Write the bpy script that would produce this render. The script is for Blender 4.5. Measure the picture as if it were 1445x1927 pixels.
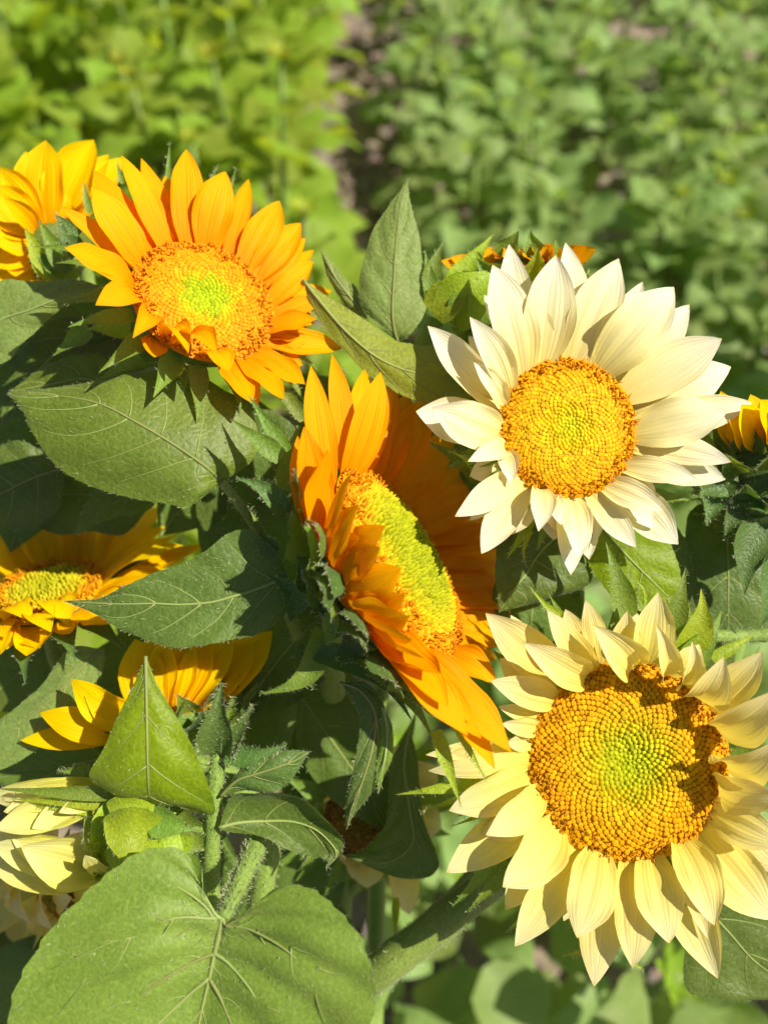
import bpy, math, random
import numpy as np
from mathutils import Vector, noise as mnoise

# ------------------------------------------------------------------ camera, sky, sun, exposure
for o in list(bpy.data.objects): bpy.data.objects.remove(o)
scene = bpy.context.scene
col = scene.collection
W, H = 1445.0, 1927.0
HFOV = math.radians(50.0); FPX = (W/2)/math.tan(HFOV/2)
PITCH = math.radians(50.0)
CAM = np.array([0.0, 0.0, 1.55])
FWD = np.array([0.0, math.cos(PITCH), -math.sin(PITCH)])
UPV = np.array([0.0, math.sin(PITCH), math.cos(PITCH)])
RGT = np.array([1.0, 0.0, 0.0])
cd = bpy.data.cameras.new('camera'); cam = bpy.data.objects.new('camera', cd); col.objects.link(cam)
cam.location = CAM; cam.rotation_euler = (math.pi/2-PITCH, 0, 0)
cd.sensor_fit = 'HORIZONTAL'; cd.sensor_width = 36; cd.lens = 18/math.tan(HFOV/2)
cd.clip_start = 0.01; cd.clip_end = 2000
cd.dof.use_dof = True; cd.dof.focus_distance = 0.385; cd.dof.aperture_fstop = 6.0
scene.camera = cam
scene.render.resolution_x = 767; scene.render.resolution_y = 1024
S = np.array([0.60, -0.155, 0.784]); S /= np.linalg.norm(S)
world = bpy.data.worlds.new('World'); scene.world = world; world.use_nodes = True
wn = world.node_tree.nodes; wl = world.node_tree.links
sky = wn.new('ShaderNodeTexSky'); sky.sky_type = 'NISHITA'; sky.sun_disc = False
sky.sun_elevation = math.asin(S[2]); sky.sun_rotation = math.atan2(S[0], S[1])
bg = wn['Background']; bg.inputs[1].default_value = 0.056
wl.new(sky.outputs[0], bg.inputs[0])
sl = bpy.data.lights.new('sun', 'SUN'); sl.energy = 4.9; sl.angle = math.radians(0.53); sl.color = (1.0, 0.94, 0.80)
so = bpy.data.objects.new('sun', sl); col.objects.link(so)
so.rotation_euler = Vector(S).to_track_quat('Z', 'Y').to_euler(); so.location = (2, -1, 5)
scene.view_settings.view_transform = 'Standard'; scene.view_settings.look = 'None'
scene.view_settings.gamma = 1.0; scene.view_settings.exposure = 0.66
try:
    scene.cycles.use_denoising = True
    scene.cycles.use_adaptive_sampling = True; scene.cycles.adaptive_threshold = 0.025
    scene.cycles.max_bounces = 5; scene.cycles.diffuse_bounces = 3; scene.cycles.transmission_bounces = 4; scene.cycles.glossy_bounces = 2
except Exception: pass

rng = np.random.default_rng(7); random.seed(7)
def P(x, y, z):
    """a point z metres in front of the lens at photograph position x, y"""
    return CAM + FWD*z + RGT*((x-W/2)/FPX*z) + UPV*((H/2-y)/FPX*z)
def D(x, y, t):
    v = RGT*x + UPV*y - FWD*t
    return v/np.linalg.norm(v)
def proj(p):
    q = np.asarray(p)-CAM; z = q@FWD
    return W/2+(q@RGT)/z*FPX, H/2-(q@UPV)/z*FPX, z
def unit(v):
    n = np.linalg.norm(v); return v/n if n > 1e-12 else v

# ------------------------------------------------------------------ materials
MATS = {}
def newmat(name):
    m = bpy.data.materials.new(name); m.use_nodes = True
    m.node_tree.nodes.clear(); MATS[name] = m
    return m, m.node_tree.nodes, m.node_tree.links
def nd(n, t, **kw):
    x = n.new(t)
    for k, v in kw.items(): setattr(x, k, v)
    return x
def mixc(n, l, a, b, f, mode='MIX'):
    x = n.new('ShaderNodeMix'); x.data_type = 'RGBA'; x.blend_type = mode
    for s, v in ((x.inputs[0], f), (x.inputs[6], a), (x.inputs[7], b)):
        if hasattr(v, 'is_output'): l.new(v, s)
        elif isinstance(v, (int, float)): s.default_value = v
        else: s.default_value = (*v, 1)
    return x.outputs[2]
def mth(n, l, op, a, b=0.0, c=0.0):
    x = n.new('ShaderNodeMath'); x.operation = op
    for i, v in enumerate((a, b, c)):
        if hasattr(v, 'is_output'): l.new(v, x.inputs[i])
        else: x.inputs[i].default_value = v
    return x.outputs[0]
def ramp(n, l, fac, stops):
    r = n.new('ShaderNodeValToRGB'); e = r.color_ramp.elements
    while len(e) < len(stops): e.new(0.5)
    for k, (p, c) in zip(e, stops): k.position = p; k.color = (*c, 1)
    l.new(fac, r.inputs[0]); return r.outputs[0]

def petal_mat(name, base, mid, tip, trans, tr=0.42, streak=0.22, hot=0.0, rb=0.5):
    m, n, l = newmat(name)
    uv = n.new('ShaderNodeUVMap'); sp = n.new('ShaderNodeSeparateXYZ'); l.new(uv.outputs[0], sp.inputs[0])
    oi = n.new('ShaderNodeObjectInfo')
    c = ramp(n, l, sp.outputs[1], [(0.0, base), (0.30, tuple(0.5*(a+b) for a, b in zip(base, mid))), (0.62, mid), (0.955, tip), (1.0, tuple(x*y for x, y in zip(tip, (0.82, 0.76, 0.40))))])
    if hot:   # golden middle, redder margins
        um = mth(n, l, 'ABSOLUTE', mth(n, l, 'MULTIPLY_ADD', sp.outputs[0], 2.0, -1.0))
        c = mixc(n, l, c, (0.93, 0.24, 0.0), mth(n, l, 'MULTIPLY', mth(n, l, 'POWER', um, 2.0), hot))
    cb = n.new('ShaderNodeCombineXYZ')
    l.new(mth(n, l, 'MULTIPLY', sp.outputs[0], 17.0), cb.inputs[0])
    l.new(mth(n, l, 'MULTIPLY', sp.outputs[1], 1.3), cb.inputs[1])
    l.new(mth(n, l, 'MULTIPLY', oi.outputs['Random'], 37.0), cb.inputs[2])
    nz = nd(n, 'ShaderNodeTexNoise'); nz.inputs['Scale'].default_value = 1.0; nz.inputs['Detail'].default_value = 3
    l.new(cb.outputs[0], nz.inputs['Vector'])
    st = ramp(n, l, nz.outputs[0], [(0.35, (0, 0, 0)), (0.65, (1, 1, 1))])
    dark = tuple(x*y for x, y in zip(mid, (0.93, 0.82, 0.62)))
    # ribs running from base to tip, a few of them stronger
    wob = mth(n, l, 'MULTIPLY_ADD', nz.outputs[0], 0.05, sp.outputs[0])
    rib = mth(n, l, 'POWER', mth(n, l, 'ABSOLUTE', mth(n, l, 'SINE', mth(n, l, 'MULTIPLY', wob, 31.4))), 0.5)
    big = mth(n, l, 'POWER', mth(n, l, 'ABSOLUTE', mth(n, l, 'SINE', mth(n, l, 'MULTIPLY_ADD', wob, 9.42, mth(n, l, 'MULTIPLY', oi.outputs['Random'], 0.6)))), 0.35)
    ribs = mth(n, l, 'SUBTRACT', 1.0, mth(n, l, 'MULTIPLY', rib, big))
    c = mixc(n, l, c, dark, mth(n, l, 'MULTIPLY', ribs, rb))
    c = mixc(n, l, c, dark, mth(n, l, 'MULTIPLY', st, streak*2.2))
    # blotchy tone over each petal and between petals
    tc = n.new('ShaderNodeTexCoord')
    n2 = nd(n, 'ShaderNodeTexNoise'); n2.inputs['Scale'].default_value = 55; l.new(tc.outputs['Object'], n2.inputs['Vector'])
    hs = n.new('ShaderNodeHueSaturation'); l.new(c, hs.inputs['Color'])
    l.new(mth(n, l, 'MULTIPLY_ADD', oi.outputs['Random'], 0.016, 0.492), hs.inputs['Hue'])
    l.new(mth(n, l, 'MULTIPLY_ADD', n2.outputs[0], 0.16, 0.92), hs.inputs['Value'])
    c = hs.outputs[0]
    bp = n.new('ShaderNodeBump'); bp.inputs['Strength'].default_value = 0.5; bp.inputs['Distance'].default_value = 0.0008
    l.new(mth(n, l, 'SUBTRACT', mth(n, l, 'MULTIPLY', nz.outputs[0], 0.6), mth(n, l, 'MULTIPLY', ribs, rb*1.6)), bp.inputs['Height'])
    pr = n.new('ShaderNodeBsdfPrincipled'); l.new(c, pr.inputs['Base Color']); pr.inputs['Roughness'].default_value = 0.55
    pr.inputs['Specular IOR Level'].default_value = 0.10
    l.new(bp.outputs[0], pr.inputs['Normal'])
    t = n.new('ShaderNodeBsdfTranslucent'); l.new(mixc(n, l, c, trans, 0.75), t.inputs[0]); l.new(bp.outputs[0], t.inputs['Normal'])
    mx = n.new('ShaderNodeMixShader'); mx.inputs[0].default_value = tr
    l.new(pr.outputs[0], mx.inputs[1]); l.new(t.outputs[0], mx.inputs[2])
    out = n.new('ShaderNodeOutputMaterial'); l.new(mx.outputs[0], out.inputs[0])
    return m
petal_mat('petal_white', (0.86, 0.68, 0.09), (0.87, 0.83, 0.54), (0.87, 0.86, 0.80), (0.90, 0.78, 0.28), 0.36, rb=0.24)
petal_mat('petal_cream', (0.81, 0.64, 0.025), (0.87, 0.78, 0.28), (0.87, 0.83, 0.54), (0.92, 0.74, 0.09), 0.42, rb=0.28)
petal_mat('petal_lemon', (0.62, 0.66, 0.03), (0.80, 0.78, 0.22), (0.84, 0.82, 0.46), (0.86, 0.80, 0.08), 0.42, rb=0.28)
petal_mat('petal_orange', (0.92, 0.24, 0.0), (0.95, 0.46, 0.0), (0.95, 0.52, 0.0), (0.98, 0.34, 0.0), 0.42, hot=0.22, rb=0.36)
petal_mat('petal_gold', (0.90, 0.27, 0.0), (0.94, 0.45, 0.0), (0.95, 0.51, 0.0), (0.96, 0.34, 0.0), 0.42, hot=0.20, rb=0.36)
petal_mat('petal_yellow', (0.91, 0.46, 0.0), (0.94, 0.64, 0.0), (0.95, 0.68, 0.0), (0.96, 0.52, 0.0), 0.42, rb=0.3)

def leaf_mat(name, c1, c2, trans, tr=0.28, rough=0.5, vscale=230.0, bump=0.35, sheen=0.10, soft=False, fleck=0.0, down=0.26):
    m, n, l = newmat(name)
    tc = n.new('ShaderNodeTexCoord'); oi = n.new('ShaderNodeObjectInfo')
    nz = nd(n, 'ShaderNodeTexNoise'); nz.inputs['Scale'].default_value = 12 if soft else 38; nz.inputs['Detail'].default_value = 2 if soft else 3
    l.new(tc.outputs['Object'], nz.inputs['Vector'])
    f = ramp(n, l, nz.outputs[0], [(0.3, (0, 0, 0)), (0.72, (1, 1, 1))])
    c = mixc(n, l, c1, c2, f)
    if soft:
        hs = n.new('ShaderNodeHueSaturation'); l.new(c, hs.inputs['Color'])
        l.new(mth(n, l, 'MULTIPLY_ADD', oi.outputs['Random'], 0.04, 0.48), hs.inputs['Hue'])
        l.new(mth(n, l, 'MULTIPLY_ADD', oi.outputs['Random'], 0.5, 0.75), hs.inputs['Value'])
        pr = n.new('ShaderNodeBsdfPrincipled'); l.new(hs.outputs[0], pr.inputs['Base Color']); pr.inputs['Roughness'].default_value = rough; pr.inputs['Specular IOR Level'].default_value = 0.35
        t = n.new('ShaderNodeBsdfTranslucent'); t.inputs[0].default_value = (*trans, 1)
        mx = n.new('ShaderNodeMixShader'); mx.inputs[0].default_value = tr
        l.new(pr.outputs[0], mx.inputs[1]); l.new(t.outputs[0], mx.inputs[2])
        out = n.new('ShaderNodeOutputMaterial'); l.new(mx.outputs[0], out.inputs[0]); return
    vo = nd(n, 'ShaderNodeTexVoronoi', feature='DISTANCE_TO_EDGE'); vo.inputs['Scale'].default_value = vscale
    n3 = nd(n, 'ShaderNodeTexNoise'); n3.inputs['Scale'].default_value = 120
    l.new(tc.outputs['Object'], n3.inputs['Vector'])
    vadd = nd(n, 'ShaderNodeVectorMath', operation='MULTIPLY_ADD'); l.new(n3.outputs[1], vadd.inputs[0])
    vadd.inputs[1].default_value = (0.008,)*3; l.new(tc.outputs['Object'], vadd.inputs[2])
    l.new(vadd.outputs[0], vo.inputs['Vector'])
    edge = ramp(n, l, vo.outputs['Distance'], [(0.0, (1, 1, 1)), (0.10, (0, 0, 0))])
    if not soft:
        c = mixc(n, l, c, tuple(min(1, x*1.7+0.02) for x in c2), mth(n, l, 'MULTIPLY', edge, 0.18))
    if fleck:
        n5 = nd(n, 'ShaderNodeTexNoise'); n5.inputs['Scale'].default_value = 95; n5.inputs['Detail'].default_value = 5; n5.inputs['Roughness'].default_value = 0.7
        l.new(tc.outputs['Object'], n5.inputs['Vector'])
        c = mixc(n, l, c, (0.30, 0.32, 0.07), mth(n, l, 'MULTIPLY', ramp(n, l, n5.outputs[0], [(0.62, (0, 0, 0)), (0.74, (1, 1, 1))]), fleck))
        c = mixc(n, l, c, (0.20, 0.13, 0.05), mth(n, l, 'MULTIPLY', ramp(n, l, n5.outputs[0], [(0.735, (0, 0, 0)), (0.77, (1, 1, 1))]), 0.75))
    n4 = nd(n, 'ShaderNodeTexNoise'); n4.inputs['Scale'].default_value = 620; n4.inputs['Detail'].default_value = 1; l.new(tc.outputs['Object'], n4.inputs['Vector'])
    c = mixc(n, l, c, tuple(min(1, x*1.9+0.03) for x in c2), mth(n, l, 'MULTIPLY', ramp(n, l, n4.outputs[0], [(0.46, (0, 0, 0)), (0.74, (1, 1, 1))]), down))
    hs = n.new('ShaderNodeHueSaturation'); l.new(c, hs.inputs['Color'])
    l.new(mth(n, l, 'MULTIPLY_ADD', oi.outputs['Random'], 0.03, 0.485), hs.inputs['Hue'])
    l.new(mth(n, l, 'MULTIPLY_ADD', oi.outputs['Random'], 0.3, 0.85), hs.inputs['Value'])
    c = hs.outputs[0]
    hsum = mth(n, l, 'ADD', mth(n, l, 'MULTIPLY', mth(n, l, 'MINIMUM', vo.outputs['Distance'], 0.25), 2.2), mth(n, l, 'MULTIPLY', n4.outputs[0], 0.35))
    bp = n.new('ShaderNodeBump'); bp.inputs['Strength'].default_value = bump; bp.inputs['Distance'].default_value = 0.0008
    l.new(hsum, bp.inputs['Height'])
    pr = n.new('ShaderNodeBsdfPrincipled'); l.new(c, pr.inputs['Base Color']); pr.inputs['Roughness'].default_value = rough
    pr.inputs['Specular IOR Level'].default_value = 0.38; pr.inputs['Sheen Weight'].default_value = sheen; pr.inputs['Sheen Roughness'].default_value = 0.4
    l.new(bp.outputs[0], pr.inputs['Normal'])
    t = n.new('ShaderNodeBsdfTranslucent'); t.inputs[0].default_value = (*trans, 1); l.new(bp.outputs[0], t.inputs['Normal'])
    mx = n.new('ShaderNodeMixShader'); mx.inputs[0].default_value = tr
    l.new(pr.outputs[0], mx.inputs[1]); l.new(t.outputs[0], mx.inputs[2])
    out = n.new('ShaderNodeOutputMaterial'); l.new(mx.outputs[0], out.inputs[0])
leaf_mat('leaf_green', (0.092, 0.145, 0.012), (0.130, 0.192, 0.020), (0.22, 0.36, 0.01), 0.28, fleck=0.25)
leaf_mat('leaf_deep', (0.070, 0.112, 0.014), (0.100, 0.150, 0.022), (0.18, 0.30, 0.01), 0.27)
leaf_mat('leaf_pale', (0.165, 0.210, 0.040), (0.185, 0.245, 0.055), (0.26, 0.38, 0.03), 0.30, rough=0.6)
leaf_mat('leaf_lime', (0.165, 0.235, 0.002), (0.220, 0.295, 0.004), (0.46, 0.58, 0.002), 0.45, down=0.25)
leaf_mat('leaf_bright', (0.220, 0.280, 0.022), (0.270, 0.330, 0.030), (0.36, 0.46, 0.02), 0.32, rough=0.6, down=0.25)
leaf_mat('leaf_heart', (0.130, 0.235, 0.026), (0.185, 0.300, 0.040), (0.26, 0.42, 0.015), 0.25, rough=0.52, vscale=300, bump=0.22, fleck=0.35)
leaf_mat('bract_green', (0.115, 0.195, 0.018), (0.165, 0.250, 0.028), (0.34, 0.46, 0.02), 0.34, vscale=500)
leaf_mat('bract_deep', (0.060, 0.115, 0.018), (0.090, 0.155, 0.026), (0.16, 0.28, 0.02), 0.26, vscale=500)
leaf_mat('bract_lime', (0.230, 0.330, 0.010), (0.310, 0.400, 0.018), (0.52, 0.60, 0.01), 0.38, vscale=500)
leaf_mat('field_yellowgreen', (0.190, 0.280, 0.022), (0.265, 0.355, 0.034), (0.54, 0.66, 0.03), 0.44, rough=0.6, vscale=40, bump=0.2, soft=True)
leaf_mat('field_green', (0.200, 0.290, 0.078), (0.275, 0.375, 0.115), (0.44, 0.60, 0.10), 0.44, rough=0.55, vscale=40, bump=0.2, soft=True)
leaf_mat('field_bud', (0.30, 0.36, 0.02), (0.42, 0.44, 0.03), (0.55, 0.55, 0.02), 0.35, rough=0.6, vscale=60, bump=0.2, soft=True)
leaf_mat('stem_green', (0.150, 0.225, 0.035), (0.200, 0.280, 0.050), (0.3, 0.4, 0.05), 0.08, rough=0.6, vscale=500)
leaf_mat('vein_pale', (0.230, 0.275, 0.070), (0.290, 0.330, 0.100), (0.30, 0.36, 0.06), 0.15, rough=0.65, vscale=800, bump=0.1, soft=True)

def simple_mat(name, c, rough=0.6, trans=None, tr=0.4, attr=False, spec=0.3):
    m, n, l = newmat(name)
    pr = n.new('ShaderNodeBsdfPrincipled'); pr.inputs['Roughness'].default_value = rough; pr.inputs['Specular IOR Level'].default_value = spec
    out = n.new('ShaderNodeOutputMaterial')
    cs = None
    if attr:
        a = n.new('ShaderNodeAttribute'); a.attribute_name = 'Col'; cs = a.outputs['Color']; l.new(cs, pr.inputs['Base Color'])
    else: pr.inputs['Base Color'].default_value = (*c, 1)
    if trans is None: l.new(pr.outputs[0], out.inputs[0]); return
    t = n.new('ShaderNodeBsdfTranslucent')
    if cs: l.new(cs, t.inputs[0])
    else: t.inputs[0].default_value = (*trans, 1)
    mx = n.new('ShaderNodeMixShader'); mx.inputs[0].default_value = tr
    l.new(pr.outputs[0], mx.inputs[1]); l.new(t.outputs[0], mx.inputs[2]); l.new(mx.outputs[0], out.inputs[0])
simple_mat('hair', (0.42, 0.46, 0.26), 0.6, (0.5, 0.55, 0.3), 0.4)
simple_mat('floret', (0.8, 0.4, 0.02), 0.62, (1, 1, 1), 0.42, attr=True, spec=0.2)
simple_mat('withered', (0.20, 0.15, 0.11), 0.8)

def soil_mat():
    m, n, l = newmat('soil')
    tc = n.new('ShaderNodeTexCoord')
    a = nd(n, 'ShaderNodeTexNoise'); a.inputs['Scale'].default_value = 9; a.inputs['Detail'].default_value = 9; a.inputs['Roughness'].default_value = 0.7
    l.new(tc.outputs['Object'], a.inputs['Vector'])
    c = ramp(n, l, a.outputs[0], [(0.3, (0.15, 0.105, 0.080)), (0.52, (0.27, 0.205, 0.165)), (0.72, (0.40, 0.325, 0.270))])
    b = nd(n, 'ShaderNodeTexVoronoi'); b.inputs['Scale'].default_value = 34; l.new(tc.outputs['Object'], b.inputs['Vector'])
    c = mixc(n, l, c, b.outputs['Color'], 0.06)
    bp = n.new('ShaderNodeBump'); bp.inputs['Strength'].default_value = 0.9; bp.inputs['Distance'].default_value = 0.03
    l.new(mth(n, l, 'ADD', a.outputs[0], mth(n, l, 'MULTIPLY', b.outputs['Distance'], 0.6)), bp.inputs['Height'])
    pr = n.new('ShaderNodeBsdfPrincipled'); l.new(c, pr.inputs['Base Color']); pr.inputs['Roughness'].default_value = 0.95
    pr.inputs['Specular IOR Level'].default_value = 0.1
    l.new(bp.outputs[0], pr.inputs['Normal'])
    out = n.new('ShaderNodeOutputMaterial'); l.new(pr.outputs[0], out.inputs[0])
soil_mat()

# ------------------------------------------------------------------ mesh helpers
ORG = {}
def mesh(name, V, F, mat, uv=None, colr=None, smooth=True):
    me = bpy.data.meshes.new(name); me.from_pydata([tuple(map(float, v)) for v in V], [], [tuple(int(i) for i in f) for f in F])
    if smooth: me.polygons.foreach_set('use_smooth', [True]*len(me.polygons))
    li = np.empty(len(me.loops), dtype=np.int32); me.loops.foreach_get('vertex_index', li)
    if uv is not None:
        ul = me.uv_layers.new(name='UVMap'); ul.data.foreach_set('uv', np.asarray(uv, dtype=np.float32)[li].ravel())
    if colr is not None:
        at = me.color_attributes.new('Col', 'FLOAT_COLOR', 'POINT')
        at.data.foreach_set('color', np.hstack([np.asarray(colr), np.ones((len(V), 1))]).astype(np.float32).ravel())
    me.materials.append(MATS[mat]); me.update()
    return me
def part(name, V, F, mat, parent, uv=None, colr=None, kind=None, label=None, smooth=True):
    o0 = ORG[parent.name]
    o = bpy.data.objects.new(name, mesh(name, np.asarray(V)-o0, F, mat, uv, colr, smooth))
    col.objects.link(o); o.parent = parent; ORG[o.name] = o0
    if kind: o['kind'] = kind
    if label: o['label'] = label
    return o
def thing(name, label, cat, loc, group=None):
    o = bpy.data.objects.new(name, None); o.empty_display_size = 0.01; col.objects.link(o)
    o.location = loc; o['label'] = label; o['category'] = cat
    if group: o['group'] = group
    ORG[o.name] = np.asarray(loc, dtype=float)
    return o
def crspline(pts, n):
    """Catmull-Rom through pts, n samples"""
    p = np.asarray(pts, float); k = len(p)
    if k == 2: return p[0]+(p[1]-p[0])*np.linspace(0, 1, n)[:, None]
    q = np.vstack([2*p[0]-p[1], p, 2*p[-1]-p[-2]])
    s = np.linspace(0, k-1, n); i = np.minimum(s.astype(int), k-2); t = (s-i)[:, None]
    a, b, c, d = q[i], q[i+1], q[i+2], q[i+3]
    return 0.5*((2*b)+(-a+c)*t+(2*a-5*b+4*c-d)*t**2+(-a+3*b-3*c+d)*t**3)
def gridfaces(r, c, off=0):
    return [(off+i*c+j, off+i*c+j+1, off+(i+1)*c+j+1, off+(i+1)*c+j) for i in range(r-1) for j in range(c-1)]
def tube(pts, rad, sides=10, cap=True):
    pts = np.asarray(pts, float); n = len(pts); rad = np.broadcast_to(np.asarray(rad, float), (n,))
    T = np.gradient(pts, axis=0); V = []
    ref = np.array([0.3, 0.9, 0.2])
    for i in range(n):
        t = unit(T[i]); a = unit(np.cross(t, ref)); b = np.cross(t, a)
        for k in range(sides):
            th = 2*math.pi*k/sides; V.append(pts[i]+rad[i]*(a*math.cos(th)+b*math.sin(th)))
    F = [(i*sides+k, i*sides+(k+1) % sides, (i+1)*sides+(k+1) % sides, (i+1)*sides+k) for i in range(n-1) for k in range(sides)]
    if cap:
        F.append(tuple(range(sides))[::-1]); F.append(tuple((n-1)*sides+k for k in range(sides)))
    return np.array(V), F
def hairs(parent, pos, dirs, length, width=0.00005):
    """fine plant hairs, one thin triangle each"""
    n = len(pos)
    if n == 0: return
    pos = np.asarray(pos); dirs = np.asarray(dirs); dirs = dirs/np.maximum(np.linalg.norm(dirs, axis=1, keepdims=True), 1e-9)
    L = length*np.clip(rng.gamma(2.6, 0.27, n), 0.2, 1.4)[:, None]
    view = FWD+rng.normal(0, 0.3, (n, 3))
    s = np.cross(dirs, view); s /= np.maximum(np.linalg.norm(s, axis=1, keepdims=True), 1e-9)
    bend = rng.normal(0, 0.18, (n, 3))*L
    a = pos-s*width; b = pos+s*width; m1 = pos+dirs*L*0.55+s*width*0.6; c = pos+dirs*L+bend
    V = np.stack([a, b, m1, c], 1).reshape(-1, 3)
    F = []
    for i in range(n): F += [(4*i, 4*i+1, 4*i+2), (4*i, 4*i+2, 4*i+3)]
    part('hairs', V, F, 'hair', parent, kind='stuff')
def stem(parent, pts, r0, r1, n=26, hair=0, mat='stem_green', name='stem', hl=0.0021):
    hair = int(hair*1.8)
    c = crspline([P(*p) for p in pts], n)
    rad = np.linspace(r0, r1, n)*(1+0.05*np.sin(np.arange(n)*1.7))
    V, F = tube(c, rad, 12)
    o = part(name, V, F, mat, parent)
    if hair:
        i = rng.integers(0, n*12, hair); ctr = c[i//12]; d = V[i]-ctr
        j = np.minimum(i//12+1, n-1); f = rng.random(hair)[:, None]
        pos = V[i]+(c[j]-ctr)*f
        hairs(o, pos, d/np.linalg.norm(d, axis=1, keepdims=True)+rng.normal(0, 0.35, (hair, 3)), hl, 0.000026)
    return o, c

PET = np.array([(0, .42), (.08, .56), (.2, .78), (.35, .95), (.48, 1), (.62, .95), (.75, .78), (.86, .50), (.94, .25), (1, .02)])
BRA = np.array([(0, .75), (.12, .95), (.25, 1), (.4, .86), (.55, .60), (.7, .36), (.85, .18), (1, .02)])
RND = np.array([(0, .6), (.12, .86), (.35, 1), (.6, .94), (.8, .68), (.93, .3), (1, .04)])
LFP = np.array([(0, .18), (.04, .52), (.12, .86), (.24, 1), (.4, .97), (.55, .82), (.7, .58), (.84, .30), (.94, .11), (1, .01)])
def blade(base, tip, w, nrm, prof, bow=0.06, curl=0.0, cup=0.25, twist=0.0, sway=0.0, ridge=0.05, na=8, nl=15, seed=0, ruff=0.0):
    """a curved petal or bract from base to tip, upper face towards nrm"""
    d = tip-base; L = np.linalg.norm(d); dh = d/L
    n0 = unit(nrm-dh*(nrm@dh)); s0 = np.cross(dh, n0)
    V = []; UV = []
    ph = (seed*1.618) % 6.28
    for i in range(nl):
        v = i/(nl-1); v = v**0.92
        a = twist*v; n = n0*math.cos(a)+s0*math.sin(a); s = s0*math.cos(a)-n0*math.sin(a)
        c = base+d*v+n0*L*(bow*4*v*(1-v)+curl*(v**5-v))+s0*L*sway*math.sin(math.pi*v)
        hw = 0.5*w*np.interp(v, prof[:, 0], prof[:, 1])
        for j in range(na+1):
            u = -1+2*j/na
            z = cup*hw*(u*u-0.35)+ridge*hw*(abs(math.sin(1.5*math.pi*u+0.4*math.sin(ph)))-0.6)*math.sin(math.pi*min(1, v*1.05+.08)) + ruff*hw*abs(u)**3*math.sin(v*11+ph+(2 if u > 0 else 0))
            V.append(c+s*(hw*u*(1-0.12*cup*u*u))+n*z); UV.append((u*.5+.5, v))
    return np.array(V), gridfaces(nl, na+1), np.array(UV)

def bract(parent, base, tip, w, nrm, mat='bract_green', curl=0.0, bow=0.05, hair=60, cup=0.35, twist=0.0, hl=0.0022, prof=BRA, sway=0.0):
    V, F, UV = blade(base, tip, w, nrm, prof, bow=bow, curl=curl, cup=cup, twist=twist, ridge=0.04, na=6, nl=14, sway=sway, seed=len(bpy.data.objects), ruff=0.12)
    o = part('bract', V, F, mat, parent, UV)
    if hair:
        G = V.reshape(14, 7, 3); i = rng.integers(0, 13, hair); sd = rng.integers(0, 2, hair)*6
        k = hair//2; sd[:k] = rng.integers(0, 7, k)
        f = rng.random(hair)[:, None]
        pos = G[i, sd]*(1-f)+G[i+1, sd]*f
        out = G[i, sd]-G[i, 3]; out = out/np.maximum(np.linalg.norm(out, axis=1, keepdims=True), 1e-6)
        nn = -FWD*0.7
        hairs(o, pos, out+nn*0.6+rng.normal(0, 0.4, (hair, 3)), hl*0.8, 0.00004)
    return o

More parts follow.
